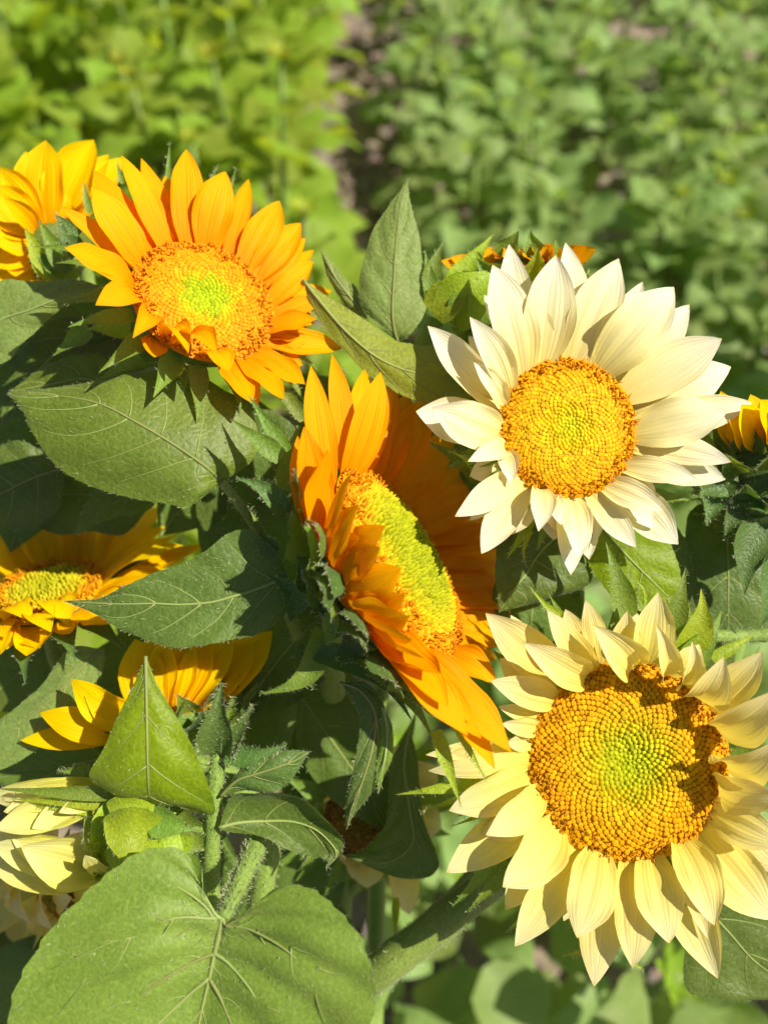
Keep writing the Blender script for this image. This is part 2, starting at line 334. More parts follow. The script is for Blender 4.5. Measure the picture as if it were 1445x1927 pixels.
def leaf(parent, st, z0, mat='leaf_green', veins=5, nt=44, m=9, bulge=0.10, serr=1.3, nser=13, puck=0.0011, hair=500, edgehair=160,
         slope=0.28, vr=0.00038, mr=0.0009, veinlist=None, midrib=True, fine=None, wav=0.004, label=None, tipmat=None, seed=None):
    """leaf lofted through stations (mid, left, right); each (x, y[, millimetres towards the lens])"""
    def pt(q): return P(q[0], q[1], z0-(q[2] if len(q) > 2 else 0)/1000.0)
    st = [(s[0],)*3 if len(s) == 1 else s for s in st]
    M = crspline([pt(s[0]) for s in st], nt); Lf = crspline([pt(s[1]) for s in st], nt); Rt = crspline([pt(s[2]) for s in st], nt)
    seed = len(bpy.data.objects)*3.7 if seed is None else seed
    G = np.zeros((nt, 2*m+1, 3)); T = np.gradient(M, axis=0)
    NV = veins
    for i in range(nt):
        t = i/(nt-1)
        for sgn, E in ((-1, Lf[i]), (1, Rt[i])):
            e = E-M[i]; ln = np.linalg.norm(e)
            nn = np.cross(T[i], e)
            nn = unit(nn)
            if nn@FWD > 0: nn = -nn
            tooth = ((t*nser+0.13*math.sin(t*17+seed)) % 1.0)
            env = math.sin(math.pi*min(1, max(0, t)))**0.5
            for j in range(m+1):
                u = j/m
                p = M[i]+e*u+nn*(bulge*ln*u*(1-u)*1.6)
                ph = t*NV*1.0-u*slope*NV
                p = p+nn*puck*(abs(math.sin(math.pi*ph))-0.5)*env*min(1, 4*u*(1.15-u))
                nz = mnoise.noise(Vector((t*3+seed, u*sgn*1.7, seed*0.37)))
                p = p+nn*wav*nz*u*min(1, ln/0.02)
                if j == m: p = p+unit(e)*(serr*0.00026*(tooth*1.6-0.5))*env if ln > 1e-6 else p
                G[i, m+sgn*j] = p
    V = G.reshape(-1, 3); c = 2*m+1
    UV = np.array([(i/(nt-1), j/(2*m)) for i in range(nt) for j in range(c)])
    o = part('leaf', V, gridfaces(nt, c), mat, parent, UV, label=label)
    if tipmat:
        me = o.data; me.materials.append(MATS[tipmat])
        for p in me.polygons:
            ii = p.vertices[0]//c; jj = p.vertices[0] % c
            if ii/(nt-1) > 0.88+0.05*math.sin(jj*1.3): p.material_index = 1
    def samp(t, u):
        a = min(max(t, 0), 1)*(nt-1); b = (min(max(u, -1), 1)+1)*m
        i = min(int(a), nt-2); j = min(int(b), 2*m-1); f = a-i; g = b-j
        return (G[i, j]*(1-f)+G[i+1, j]*f)*(1-g)+(G[i, j+1]*(1-f)+G[i+1, j+1]*f)*g
    if midrib:
        pts = [samp(t, 0) for t in np.linspace(0, 0.985, 30)]
        VV, FF = tube(pts, np.linspace(mr, 0.0002, 30), 6); part('midrib', VV, FF, 'vein_pale', o)
        vl = veinlist if veinlist is not None else []
        if veinlist is None:
            for sgn in (-1, 1):
                for k in range(NV):
                    t0 = (k+0.04+0.12*rng.random())/NV
                    if t0 > 0.9: continue
                    vl.append([(t0+slope*u**1.15, sgn*u) for u in np.linspace(0.02, 0.86, 12) if t0+slope*u < 0.99])
        for q in vl:
            if len(q) < 4: continue
            pts = np.array([samp(*x) for x in q])
            if len(q) < 8: pts = crspline(pts, 20)
            VV, FF = tube(pts, np.linspace(vr, 0.0001, len(pts)), 5); part('vein', VV, FF, 'vein_pale', o)
    for x in (fine or []):
        pts = crspline(np.array([samp(*y_) for y_ in x]), 14)
        VV, FF = tube(pts, np.linspace(vr*0.45, 0.00008, 14), 4); part('vein', VV, FF, 'vein_pale', o)
    if hair+edgehair:
        hair = int(hair*0.6); nh = hair+edgehair
        i = rng.integers(0, nt-1, nh); j = rng.integers(0, c-1, nh)
        j[:edgehair] = rng.integers(0, 2, edgehair)*(c-1)
        jj = np.minimum(j+1, c-1); f = rng.random(nh)[:, None]; g = rng.random(nh)[:, None]
        pos = (G[i, j]*(1-f)+G[i+1, j]*f)*(1-g)+(G[i, jj]*(1-f)+G[i+1, jj]*f)*g
        out = G[i, j]-G[i, m]; out = out/np.maximum(np.linalg.norm(out, axis=1, keepdims=True), 1e-6)
        tang = G[i+1, j]-G[i, j]; tang = tang/np.maximum(np.linalg.norm(tang, axis=1, keepdims=True), 1e-6)
        dirs = out*0.9+tang*0.7-FWD*0.45+rng.normal(0, 0.35, (nh, 3))
        dirs[edgehair:] = tang[edgehair:]*0.9-FWD*0.55+out[edgehair:]*0.4+rng.normal(0, 0.3, (nh-edgehair, 3))
        hairs(o, pos, dirs, 0.0013, 0.000035)
    return o

# ------------------------------------------------------------------ flower builder
def lerp3(stops, r):
    xs = [s[0] for s in stops]; return np.array([np.interp(r, xs, [s[1][k] for s in stops]) for k in range(3)])
def floret_bud(sides=6, kind='bud'):
    prof = {'bud': [(.9, 0), (1.02, .8), (.88, 1.4), (.50, 1.62), (.10, 1.38)],
            'point': [(.95, 0), (1.0, .6), (.62, 1.25), (.04, 1.75)],
            'open': [(.55, 0), (.62, 1.5), (.95, 2.3), (.50, 2.05), (.12, 1.5)]}[kind]
    V = [(r*math.cos(2*math.pi*k/sides), r*math.sin(2*math.pi*k/sides), z) for r, z in prof for k in range(sides)]
    if kind == 'open':
        V = [(x*(1.25 if i//sides == 2 and i % 2 else 1), y*(1.25 if i//sides == 2 and i % 2 else 1), z) for i, (x, y, z) in enumerate(V)]
    n = len(prof)
    F = [(i*sides+k, i*sides+(k+1) % sides, (i+1)*sides+(k+1) % sides, (i+1)*sides+k) for i in range(n-1) for k in range(sides)]
    F.append(tuple((n-1)*sides+k for k in range(sides)))
    return np.array(V), F
BUDS = {k: floret_bud(6, k) for k in ('bud', 'point', 'open')}

class Flower:
    def __init__(s, name, label, cx, cy, z, nrm, R, base, bulge=0.16, dent=0.05):
        s.root = thing(name, label, 'sunflower', P(*base), 'cut sunflowers in the bouquet')
        s.C = P(cx, cy, z); s.n = D(*nrm); s.R = R; s.z = z; s.cx, s.cy = cx, cy
        s.u = unit(np.cross(UPV, s.n)); s.v = np.cross(s.n, s.u); s.bulge, s.dent = bulge, dent; s.tips = []
    def hgt(s, r): return s.R*(s.bulge*(1-r*r)-s.dent*math.exp(-(r/0.35)**2))
    def rim(s, th, r=1.0, h=0.0): return s.C+(s.u*math.cos(th)+s.v*math.sin(th))*s.R*r+s.n*h
    def ang(s, px, py):
        """angle round the disc whose rim lies towards photograph position px, py"""
        t = P(px, py, s.z)-s.C
        A = np.array([[s.u@RGT, s.v@RGT], [s.u@UPV, s.v@UPV]])
        a, b = np.linalg.solve(A, np.array([t@RGT, t@UPV])); return math.atan2(b, a)
    def receptacle(s, mat='bract_green', back=0.55):
        rings = [(0.02, s.hgt(0)), (.2, s.hgt(.2)), (.4, s.hgt(.4)), (.6, s.hgt(.6)), (.8, s.hgt(.8)), (.95, 0.0), (.97, -.14*s.R), (.90, -.3*s.R), (.62, -back*.85*s.R), (.3, -back*s.R), (.16, -back*1.25*s.R)]
        V = [s.C+(s.u*math.cos(a)+s.v*math.sin(a))*r*s.R+s.n*h for r, h in rings for a in np.arange(24)*2*math.pi/24]
        k = 24; n = len(rings)
        F = [(i*k+j, i*k+(j+1) % k, (i+1)*k+(j+1) % k, (i+1)*k+j) for i in range(n-1) for j in range(k)]
        F.append(tuple(range(k))[::-1]); F.append(tuple((n-1)*k+j for j in range(k)))
        part('receptacle', V, F, mat, s.root); s.neck = s.C-s.n*back*1.2*s.R
    def florets(s, N, stops, point=0.40, open_=0.86, hscale=1.0, single=0, styles=0, jit=0.10, size=1.0, lean=0.5, stylelen=0.0032, stylecol=(0.80, 0.36, 0.012)):
        allV, allF, allC = [], [], []; off = 0
        shared = {}
        c0 = s.R*math.sqrt(math.pi/N)*0.5*1.12*size
        order = []
        for i in range(N):
            r = 0.985*math.sqrt((i+.5)/N); th = i*2.399963+0.3
            kind = 'point' if r < point else ('open' if r > open_ and rng.random() < 0.75 else 'bud')
            er = s.u*math.cos(th)+s.v*math.sin(th); et = -s.u*math.sin(th)+s.v*math.cos(th)
            slope = (s.hgt(min(1, r+.02))-s.hgt(max(0, r-.02)))/(0.04*s.R)
            ax = unit(s.n-er*slope-er*(lean*max(0, point+0.1-r)*1.6)+rng.normal(0, jit, 3)*(1.6 if kind == 'open' else 0.6))
            a = unit(et-ax*(et@ax)); b = np.cross(ax, a)
            pos = s.C+er*r*s.R+s.n*(s.hgt(r)-0.15*c0)
            sc = c0*(0.80 if kind == 'open' else (0.98+0.10*min(1, r/0.6)))*(1+rng.normal(0, 0.10))
            hz = sc*hscale*(1.15 if kind == 'point' else 1.0)*(1+rng.normal(0, 0.10))
            cc = np.clip(lerp3(stops, r+rng.normal(0, 0.045))*(1+rng.normal(0, 0.12)), 0, 1)
            order.append((kind, pos, a, b, ax, sc, hz, cc, r, er))
        pick = set()
        if single:   # the outer bands show largest; the most clearly separate ones become parts
            idx = [i for i in range(N) if order[i][0] == 'bud']; pick = set(idx[-single:])
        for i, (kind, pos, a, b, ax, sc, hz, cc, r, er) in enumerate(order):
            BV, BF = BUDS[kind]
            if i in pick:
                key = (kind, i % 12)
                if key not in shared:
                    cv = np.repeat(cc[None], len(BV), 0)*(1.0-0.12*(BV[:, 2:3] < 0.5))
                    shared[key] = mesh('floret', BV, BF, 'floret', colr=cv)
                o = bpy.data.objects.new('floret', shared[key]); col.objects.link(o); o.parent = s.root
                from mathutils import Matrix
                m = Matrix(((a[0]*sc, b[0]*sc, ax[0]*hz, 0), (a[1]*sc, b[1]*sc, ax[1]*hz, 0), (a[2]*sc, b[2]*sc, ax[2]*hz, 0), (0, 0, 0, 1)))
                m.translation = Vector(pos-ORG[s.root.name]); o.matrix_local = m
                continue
            V = pos+BV[:, :1]*a*sc+BV[:, 1:2]*b*sc+BV[:, 2:3]*ax*hz
            allV.append(V); allF += [tuple(x+off for x in f) for f in BF]; off += len(V)
            allC.append(np.repeat(cc[None], len(V), 0))
        rs = np.linspace(0.01, 1.02, 12)
        BV = np.vstack([[s.C+(s.u*math.cos(t)+s.v*math.sin(t))*r*s.R+s.n*(s.hgt(r)+c0*0.55*hscale) for t in np.arange(36)*math.pi/18] for r in rs])
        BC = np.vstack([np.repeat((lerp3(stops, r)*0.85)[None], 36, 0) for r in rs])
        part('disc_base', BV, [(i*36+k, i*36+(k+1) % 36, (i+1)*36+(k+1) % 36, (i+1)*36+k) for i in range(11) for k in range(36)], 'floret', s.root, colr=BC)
        # curled anthers and styles of the opened outer florets
        for k in range(styles):
            r = rng.uniform(max(0.74, open_-0.1), 1.0); th = rng.uniform(0, 6.283); er = s.u*math.cos(th)+s.v*math.sin(th); et = np.cross(s.n, er)
            p = s.C+er*r*s.R+s.n*(s.hgt(r)+c0*1.2*hscale)
            L = stylelen*rng.uniform(0.6, 1.25); d = unit(s.n+er*rng.normal(0.25, 0.45)+et*rng.normal(0, 0.5)); sd = unit(er*rng.normal()+et*rng.normal())
            c = [p, p+d*L*.5, p+d*L*.85+sd*L*.16, p+d*L*.95+sd*L*.45]
            TV, TF = tube(crspline(c, 5), np.array([.00042, .00046, .0004, .00034, .0001]), 4)
            allV.append(TV); allF += [tuple(x+off for x in f) for f in TF]; off += len(TV)
            allC.append(np.repeat((np.array(stylecol)*(1+rng.normal(0, .12)))[None], len(TV), 0))
        part('disc_florets', np.vstack(allV), allF, 'floret', s.root, colr=np.clip(np.vstack(allC), 0, 1), kind='stuff')
    def petal(s, tx, ty, w, mat, b=None, h=None, dz=None, bow=None, curl=0.0, cup=None, tw=0.0, sw=0.0, back=0.0, lift=6.0, ridge=0.12, rb=0.91, th=None, low=0.0, nh=None, ws=1.0):
        th = s.ang(*(b if b else (tx, ty))) if th is None else th
        bs = s.rim(th, rb, -0.04*s.R-back*0.003-low)
        zb = proj(bs)[2]
        if dz is not None: tip = P(tx, ty, zb-dz/1000)
        else:
            hh = (lift if h is None else h)/1000-back*0.004
            ray = unit(P(tx, ty, 1.0)-CAM); q = ((s.C+s.n*hh-CAM)@s.n)/(ray@s.n); tip = CAM+ray*q
        wid = w*ws*getattr(s, 'wscale', 1.0)*proj(tip)[2]/FPX
        if bow is None: bow = rng.normal(0.05, 0.035)
        if cup is None: cup = rng.normal(0.20, 0.12)
        s.tips.append((th, np.linalg.norm(tip-s.C), wid))
        V, F, UV = blade(bs, tip, wid*rng.uniform(.9, 1.08), s.n if nh is None else D(*nh), PET, bow=bow, curl=curl, cup=cup, twist=tw+rng.normal(0, 0.10), sway=sw+rng.normal(0, 0.02), ridge=ridge*rng.uniform(.8, 1.4), na=12, nl=18, seed=rng.random()*99, ruff=rng.uniform(.04, .2))
        return part('petal', V, F, mat, s.root, UV)
    def fill(s, n, mat, lo=.82, hi=1.0, w=.8, skip=None):
        """a ragged back row of narrower petals between the listed ones"""
        a = sorted((t[0] % 6.28318, t[1], t[2]) for t in s.tips)
        A = [x[0]-6.28318 for x in a]+[x[0] for x in a]+[x[0]+6.28318 for x in a]; Ls = [x[1] for x in a]*3; Ws = [x[2] for x in a]*3
        for k in range(n):
            th = 6.28318*(k+rng.uniform(-.4, .4))/n
            if skip and skip(th): continue
            L = np.interp(th, A, Ls)*rng.uniform(lo, hi); wd = np.median(Ws)*w*rng.uniform(.8, 1.2)
            er = s.u*math.cos(th)+s.v*math.sin(th); et = np.cross(s.n, er)
            bs = s.rim(th, .92, -.12*s.R); tip = s.C+er*L-s.n*rng.uniform(.001, .006)+et*rng.normal(0, .004)
            V, F, UV = blade(bs, tip, wd, s.n, PET, bow=rng.normal(.05, .04), cup=rng.normal(.2, .15), twist=rng.normal(0, .3), sway=rng.normal(0, .03), ridge=.14, na=10, nl=16, seed=rng.random()*99, ruff=.12)
            part('petal', V, F, mat, s.root, UV)
    def auto_bracts(s, n, length, w, mat='bract_green', tilt=0.1, hair=50, skip=None):
        for k in range(n):
            th = 2*math.pi*(k+rng.uniform(-.25, .25))/n
            if skip and skip(th): continue
            b = s.rim(th, 1.0, -0.14*s.R); er = s.u*math.cos(th)+s.v*math.sin(th); et = np.cross(s.n, er)
            L = length*rng.uniform(0.8, 1.15)
            t = b+er*L+s.n*L*(-tilt+rng.normal(0, .12))+et*L*rng.normal(0, .12)
            bract(s.root, b, t, w*rng.uniform(.8, 1.15), s.n, mat, curl=rng.normal(0, .06), hair=hair, twist=rng.normal(0, .3))
    def calyx(s, layers, mat=('bract_green', 'bract_deep'), hair=110):
        """overlapping bracts over the back of the head"""
        for (r, h, n, L, w, flare) in layers:
            for k in range(n):
                th = 2*math.pi*(k+rng.uniform(-.2, .2)+.5*(h < -0.3))/n
                er = s.u*math.cos(th)+s.v*math.sin(th); et = np.cross(s.n, er)
                bs = s.C+er*r*s.R+s.n*h*s.R; l_ = L*rng.uniform(.8, 1.2)
                t = bs+er*l_*flare+s.n*l_*(1-flare)*rng.uniform(.6, 1.1)+et*l_*rng.normal(0, .18)
                bract(s.root, bs, t, w*rng.uniform(.85, 1.15), er*0.8-s.n*0.4, mat[rng.integers(0, len(mat))], curl=rng.normal(.12, .12), bow=.10, hair=hair, cup=.5, twist=rng.normal(0, .25))
    def bract_px(s, b, t, w, mat='bract_green', zb=None, dz=0.0, curl=0.0, hair=90, bow=0.05, nrm=None, cup=0.35, tw=0.0, sw=0.0, prof=BRA):
        z = zb if zb is not None else s.z+0.008
        return bract(s.root, P(b[0], b[1], z), P(t[0], t[1], z-dz/1000), w*z/FPX, D(0, 0.15, 1) if nrm is None else D(*nrm), mat, curl=curl, hair=hair, bow=bow, cup=cup, twist=tw, sway=sw, prof=prof)
    def stem(s, pts, r=0.0055, hair=0):
        c = [proj(s.neck)]+list(pts)
        return stem(s.root, c, r*0.85, r, hair=hair)
# ------------------------------------------------------------------ the field: ground, clods and rows of plants
def build_ground():
    xs = np.concatenate([-np.geomspace(400, 3.4, 14), np.linspace(-3, 3, 61), np.geomspace(3.4, 400, 14)])
    ys = np.concatenate([-np.geomspace(400, 2.4, 14), np.linspace(-2, 8, 91), np.geomspace(8.6, 400, 14)])
    V = []
    for y in ys:
        for x in xs:
            h = 0.0
            if abs(x) < 3.2 and -2.2 < y < 8.4:
                h = 0.025*mnoise.noise(Vector((x*2.3, y*2.3, 0)))+0.015*mnoise.noise(Vector((x*9, y*9, 3)))
            V.append((x, y, h))
    me = mesh('ground', V, gridfaces(len(ys), len(xs)), 'soil')
    o = bpy.data.objects.new('ground', me); col.objects.link(o); o['kind'] = 'structure'; o['label'] = 'brown crumbly soil of the flower field'
    # clods lying on the path and between the plants
    ico = np.array([(0, 0, 1), (.89, 0, .45), (.28, .85, .45), (-.72, .53, .45), (-.72, -.53, .45), (.28, -.85, .45), (.72, .53, -.45), (-.28, .85, -.45), (-.89, 0, -.45), (-.28, -.85, -.45), (.72, -.53, -.45), (0, 0, -1)])
    icf = [(0, 1, 2), (0, 2, 3), (0, 3, 4), (0, 4, 5), (0, 5, 1), (1, 6, 2), (2, 7, 3), (3, 8, 4), (4, 9, 5), (5, 10, 1), (6, 7, 2), (7, 8, 3), (8, 9, 4), (9, 10, 5), (10, 6, 1), (11, 7, 6), (11, 8, 7), (11, 9, 8), (11, 10, 9), (11, 6, 10)]
    VV = []; FF = []; off = 0
    for k in range(2600):
        x = rng.normal(-0.08, 0.10) if k < 1400 else rng.uniform(-1, 3); y = rng.uniform(0.2, 6)
        s = rng.gamma(2.0, 0.006)+0.004
        v = ico*(s*(0.7+0.6*rng.random((12, 1))))*np.array([1, 1, 0.7])
        VV.append(v+np.array([x, y, s*0.35])); FF += [tuple(i+off for i in f) for f in icf]; off += 12
    me = mesh('soil_clods', np.vstack(VV), FF, 'soil', smooth=False)
    o = bpy.data.objects.new('soil_clods', me); col.objects.link(o); o['kind'] = 'stuff'
    o['label'] = 'small dry clods scattered over the brown soil'; o['category'] = 'soil'
build_ground()

def field_leaf(seed, mat):
    V, F, UV = blade(np.array([0., 0, 0]), np.array([1., 0, 0]), 0.86, np.array([0., 0, 1]), LFP, bow=0.10, curl=-0.10, cup=0.10+0.25*((seed*7) % 3-1), ridge=0.03, na=8, nl=10, seed=seed, ruff=0.16, twist=0.2*((seed*5) % 3-1))
    return mesh('leaf', V, F, mat, UV)
def field_bud(mat):
    VV = []; FF = []; off = 0
    for k in range(9):
        a = k*2.4; e = 0.5+0.05*k
        d = np.array([math.cos(a)*math.cos(e), math.sin(a)*math.cos(e), math.sin(e)])
        V, F, UV = blade(d*0.1, d*1.0, 0.55, np.array([-d[0], -d[1], 1.2]), BRA, bow=-.1, na=4, nl=6)
        VV.append(V); FF += [tuple(i+off for i in f) for f in F]; off += len(V)
    return mesh('bud', np.vstack(VV), FF, mat)
FL = {m: [field_leaf(i+1, m) for i in range(6)] for m in ('field_yellowgreen', 'field_green')}
FB = {'field_yellowgreen': field_bud('field_bud'), 'field_green': field_bud('field_yellowgreen')}
tv, tf = tube([(0, 0, z) for z in np.linspace(0, 1, 6)], np.linspace(0.013, 0.007, 6), 7)
FS = mesh('stem', tv, tf, 'stem_green')
def plant(x, y, h, mat, label, group, nl, ls, bud, name='sunflower_plant'):
    o = thing(name, label, 'plant', (x, y, 0.0), group)
    o.rotation_euler = (rng.normal(0, .05), rng.normal(0, .05), rng.uniform(0, 6.28))
    s = bpy.data.objects.new('stem', FS); col.objects.link(s); s.parent = o; s.scale = (1, 1, h)
    for k in range(nl):
        f = (k+0.5)/nl; zz = h*(0.12+0.88*f); a = (k//2)*math.pi/2+(k % 2)*math.pi+rng.normal(0, .35)
        sz = ls*rng.uniform(.75, 1.2)*(1.12-0.55*f*f)
        pl = (0.09*(1.15-0.8*f))*rng.uniform(.4, 1.5)
        l = bpy.data.objects.new('leaf', FL[mat][rng.integers(0, 6)]); col.objects.link(l); l.parent = o
        l.location = (math.cos(a)*pl, math.sin(a)*pl, zz+pl*0.5)
        l.scale = (sz, sz, sz)
        l.rotation_euler = (rng.normal(0, .3), rng.normal(0.25-0.55*f, .28), a)
    if bud:
        b = bpy.data.objects.new('bud', FB[mat]); col.objects.link(b); b.parent = o; b.location = (0, 0, h*0.99)
        bs = rng.uniform(0.028, 0.05); b.scale = (bs, bs, bs)
LL = 'tall yellow-green young sunflower plant in the %s row left of the soil path'
LR = 'leafy green young sunflower plant in the %s row right of the soil path'
ORD = ('first', 'second', 'third', 'fourth', 'fifth', 'sixth', 'seventh', 'eighth')
for ri, X in enumerate((-0.35, -0.64, -0.96, -1.28, -1.62, -2.0, -2.4)):
    y = 0.62+rng.uniform(0, .2) if X > -1 else 1.0
    while y < 5.6:
        plant(X+rng.normal(0, .05), y, rng.uniform(.70, .84), 'field_yellowgreen', LL % ORD[ri], '%s row of plants left of the path' % ORD[ri], 20 if y < 3.4 else 13, 0.165, True)
        y += rng.uniform(.17, .25)
for ri, X in enumerate((0.21, 0.48, 0.78, 1.06, 1.36, 1.68, 2.0, 2.35)):
    y = 0.75+rng.uniform(0, .3)
    while y < 5.6:
        if rng.random() > 0.12 and X < 0.55*y+0.7:
            plant(X+rng.normal(0, .06), y, rng.uniform(.36, .56), 'field_green', LR % ORD[ri], '%s row of plants right of the path' % ORD[ri], 20 if y < 3.4 else 14, 0.142, rng.random() < 0.5)
        y += rng.uniform(.20, .33)
for (x, y, h) in ((0.10, 0.30, .45), (0.34, 0.22, .42), (0.30, 0.50, .40), (0.58, 0.36, .44), (0.02, 0.52, .38), (0.55, 0.62, .42), (0.12, 0.08, .36), (0.42, 0.02, .40)):
    plant(x, y, h, 'field_green', 'blurred green plant low on the ground below the lower right pale flower', 'young plants under the bouquet', 20, 0.118, True)

# ------------------------------------------------------------------ the bouquet
# white sunflower with orange-yellow disc, upper right
c = Flower('white_sunflower', 'creamy white sunflower with orange and yellow disc, upper right of the bouquet', 1066, 806, 0.398, (0.06, 0.06, 1), 0.0338, (620, 2180, .55))
c.receptacle(); c.wscale = 1.03
c.florets(1050, [(0, (.74, .72, .015)), (.22, (.86, .70, .012)), (.42, (.95, .62, .01)), (.72, (.96, .56, .006)), (.85, (.95, .48, .003)), (1, (.95, .46, .003))], point=.36, hscale=.75, jit=.16, open_=.90, styles=230, stylelen=0.0030, size=1.12, stylecol=(.92, .46, .008))
WH = 'petal_white'
for t in [ # back layer
    (958, 459, 70, dict(back=2, b=(985, 680))), (1064, 456, 66, dict(back=2, b=(1085, 665))), (1209, 530, 66, dict(back=2, b=(1145, 690))),
    (1297, 573, 80, dict(back=2, b=(1175, 720))), (1375, 690, 88, dict(back=1.5, b=(1190, 780))), (1415, 757, 76, dict(back=.3, h=8, b=(1195, 800))),
    (1365, 902, 74, dict(back=1.5, b=(1190, 860))), (1276, 1024, 88, dict(back=2, b=(1160, 905))), (1074, 1082, 58, dict(back=1, b=(1068, 945))),
    (783, 774, 84, dict(back=1.0, b=(932, 815), dz=4)), (1240, 640, 70, dict(back=2, b=(1160, 715))),
    # front layer
    (1164, 486, 94, dict(b=(1078, 668), h=11)), (1046, 480, 98, dict(b=(1008, 672), h=12)), (927, 498, 100, dict(b=(965, 690), h=13, bow=0.09)),
    (1268, 540, 102, dict(b=(1135, 685), h=12)), (1358, 637, 96, dict(b=(1180, 740), h=12, bow=0.02)), (1368, 775, 90, dict(b=(1185, 815), h=14)),
    (1376, 869, 64, dict(b=(1190, 838), h=8)), (1311, 902, 52, dict(b=(1172, 880), h=13)), (1247, 959, 58, dict(b=(1135, 915), h=13)),
    (1197, 1030, 50, dict(b=(1110, 935), h=8)), (1089, 1052, 66, dict(b=(1074, 945), h=11)), (1056, 988, 40, dict(b=(1034, 938), h=12)),
    (1013, 1000, 56, dict(b=(1006, 930), h=15, bow=.16, cup=.5)), (906, 1042, 68, dict(b=(978, 925), h=8)), (856, 972, 66, dict(b=(962, 912), h=12, bow=.12)),
    (962, 912, 44, dict(b=(938, 845), dz=12, bow=.20, cup=.6, rb=.99)), (880, 868, 46, dict(b=(935, 850), h=17, bow=.20, cup=.5)),
    (812, 768, 84, dict(b=(930, 825), dz=16, bow=.16)), (805, 613, 76, dict(b=(935, 765), h=9, bow=.0, cup=.45)),
    (891, 681, 40, dict(b=(936, 770), dz=15, bow=.12, cup=.5)), (884, 596, 66, dict(b=(942, 735), h=18, bow=.12))]:
    c.petal(t[0], t[1], t[2], WH, **t[3])
c.fill(11, WH, .74, .93, .72, skip=lambda th: math.sin(th) < -.3)
c.fill(24, WH)
c.auto_bracts(18, 0.030, 0.013, 'bract_green', tilt=.15)
c.bract_px((950, 780), (836, 668), 26, zb=0.407, dz=2); c.bract_px((925, 905), (806, 832), 52, zb=0.410, dz=3, bow=.1)
c.bract_px((900, 900), (842, 848), 14, zb=0.402, dz=5, mat='bract_lime', sw=.12); c.bract_px((1200, 930), (1308, 942), 30, zb=0.414)
c.bract_px((1000, 980), (953, 1052), 20, zb=0.412, mat='bract_lime'); c.bract_px((1000, 1000), (990, 1068), 9, zb=0.407, mat='bract_lime', sw=.15)
c.stem([(1080, 1000, .44), (1060, 1350, .49), (880, 1660, .52), (690, 1850, .54), (620, 2180, .55)], .0055, 0)
leaf(c.root, [[(1075, 985)], [(1020, 1035), (955, 990), (1105, 1045)], [(990, 1080, 4), (932, 1060, 6), (1112, 1095)], [(962, 1115, 5), (936, 1115, 6), (1060, 1122)], [(940, 1152, 3)]], .428, 'leaf_deep', 3)
leaf(c.root, [[(1118, 975)], [(1150, 1015), (1195, 965), (1105, 1045)], [(1188, 1055, 2), (1252, 1008), (1128, 1092)], [(1225, 1092, 2), (1276, 1060), (1160, 1128)], [(1262, 1128), (1285, 1105), (1215, 1152)], [(1305, 1165)]], .424, 'leaf_lime', 4)
leaf(c.root, [[(1180, 960)], [(1225, 1010), (1265, 985), (1200, 1040)], [(1265, 1080), (1305, 1060), (1230, 1105)], [(1285, 1150), (1312, 1140), (1250, 1165)], [(1290, 1220)]], .436, 'leaf_deep', 3)

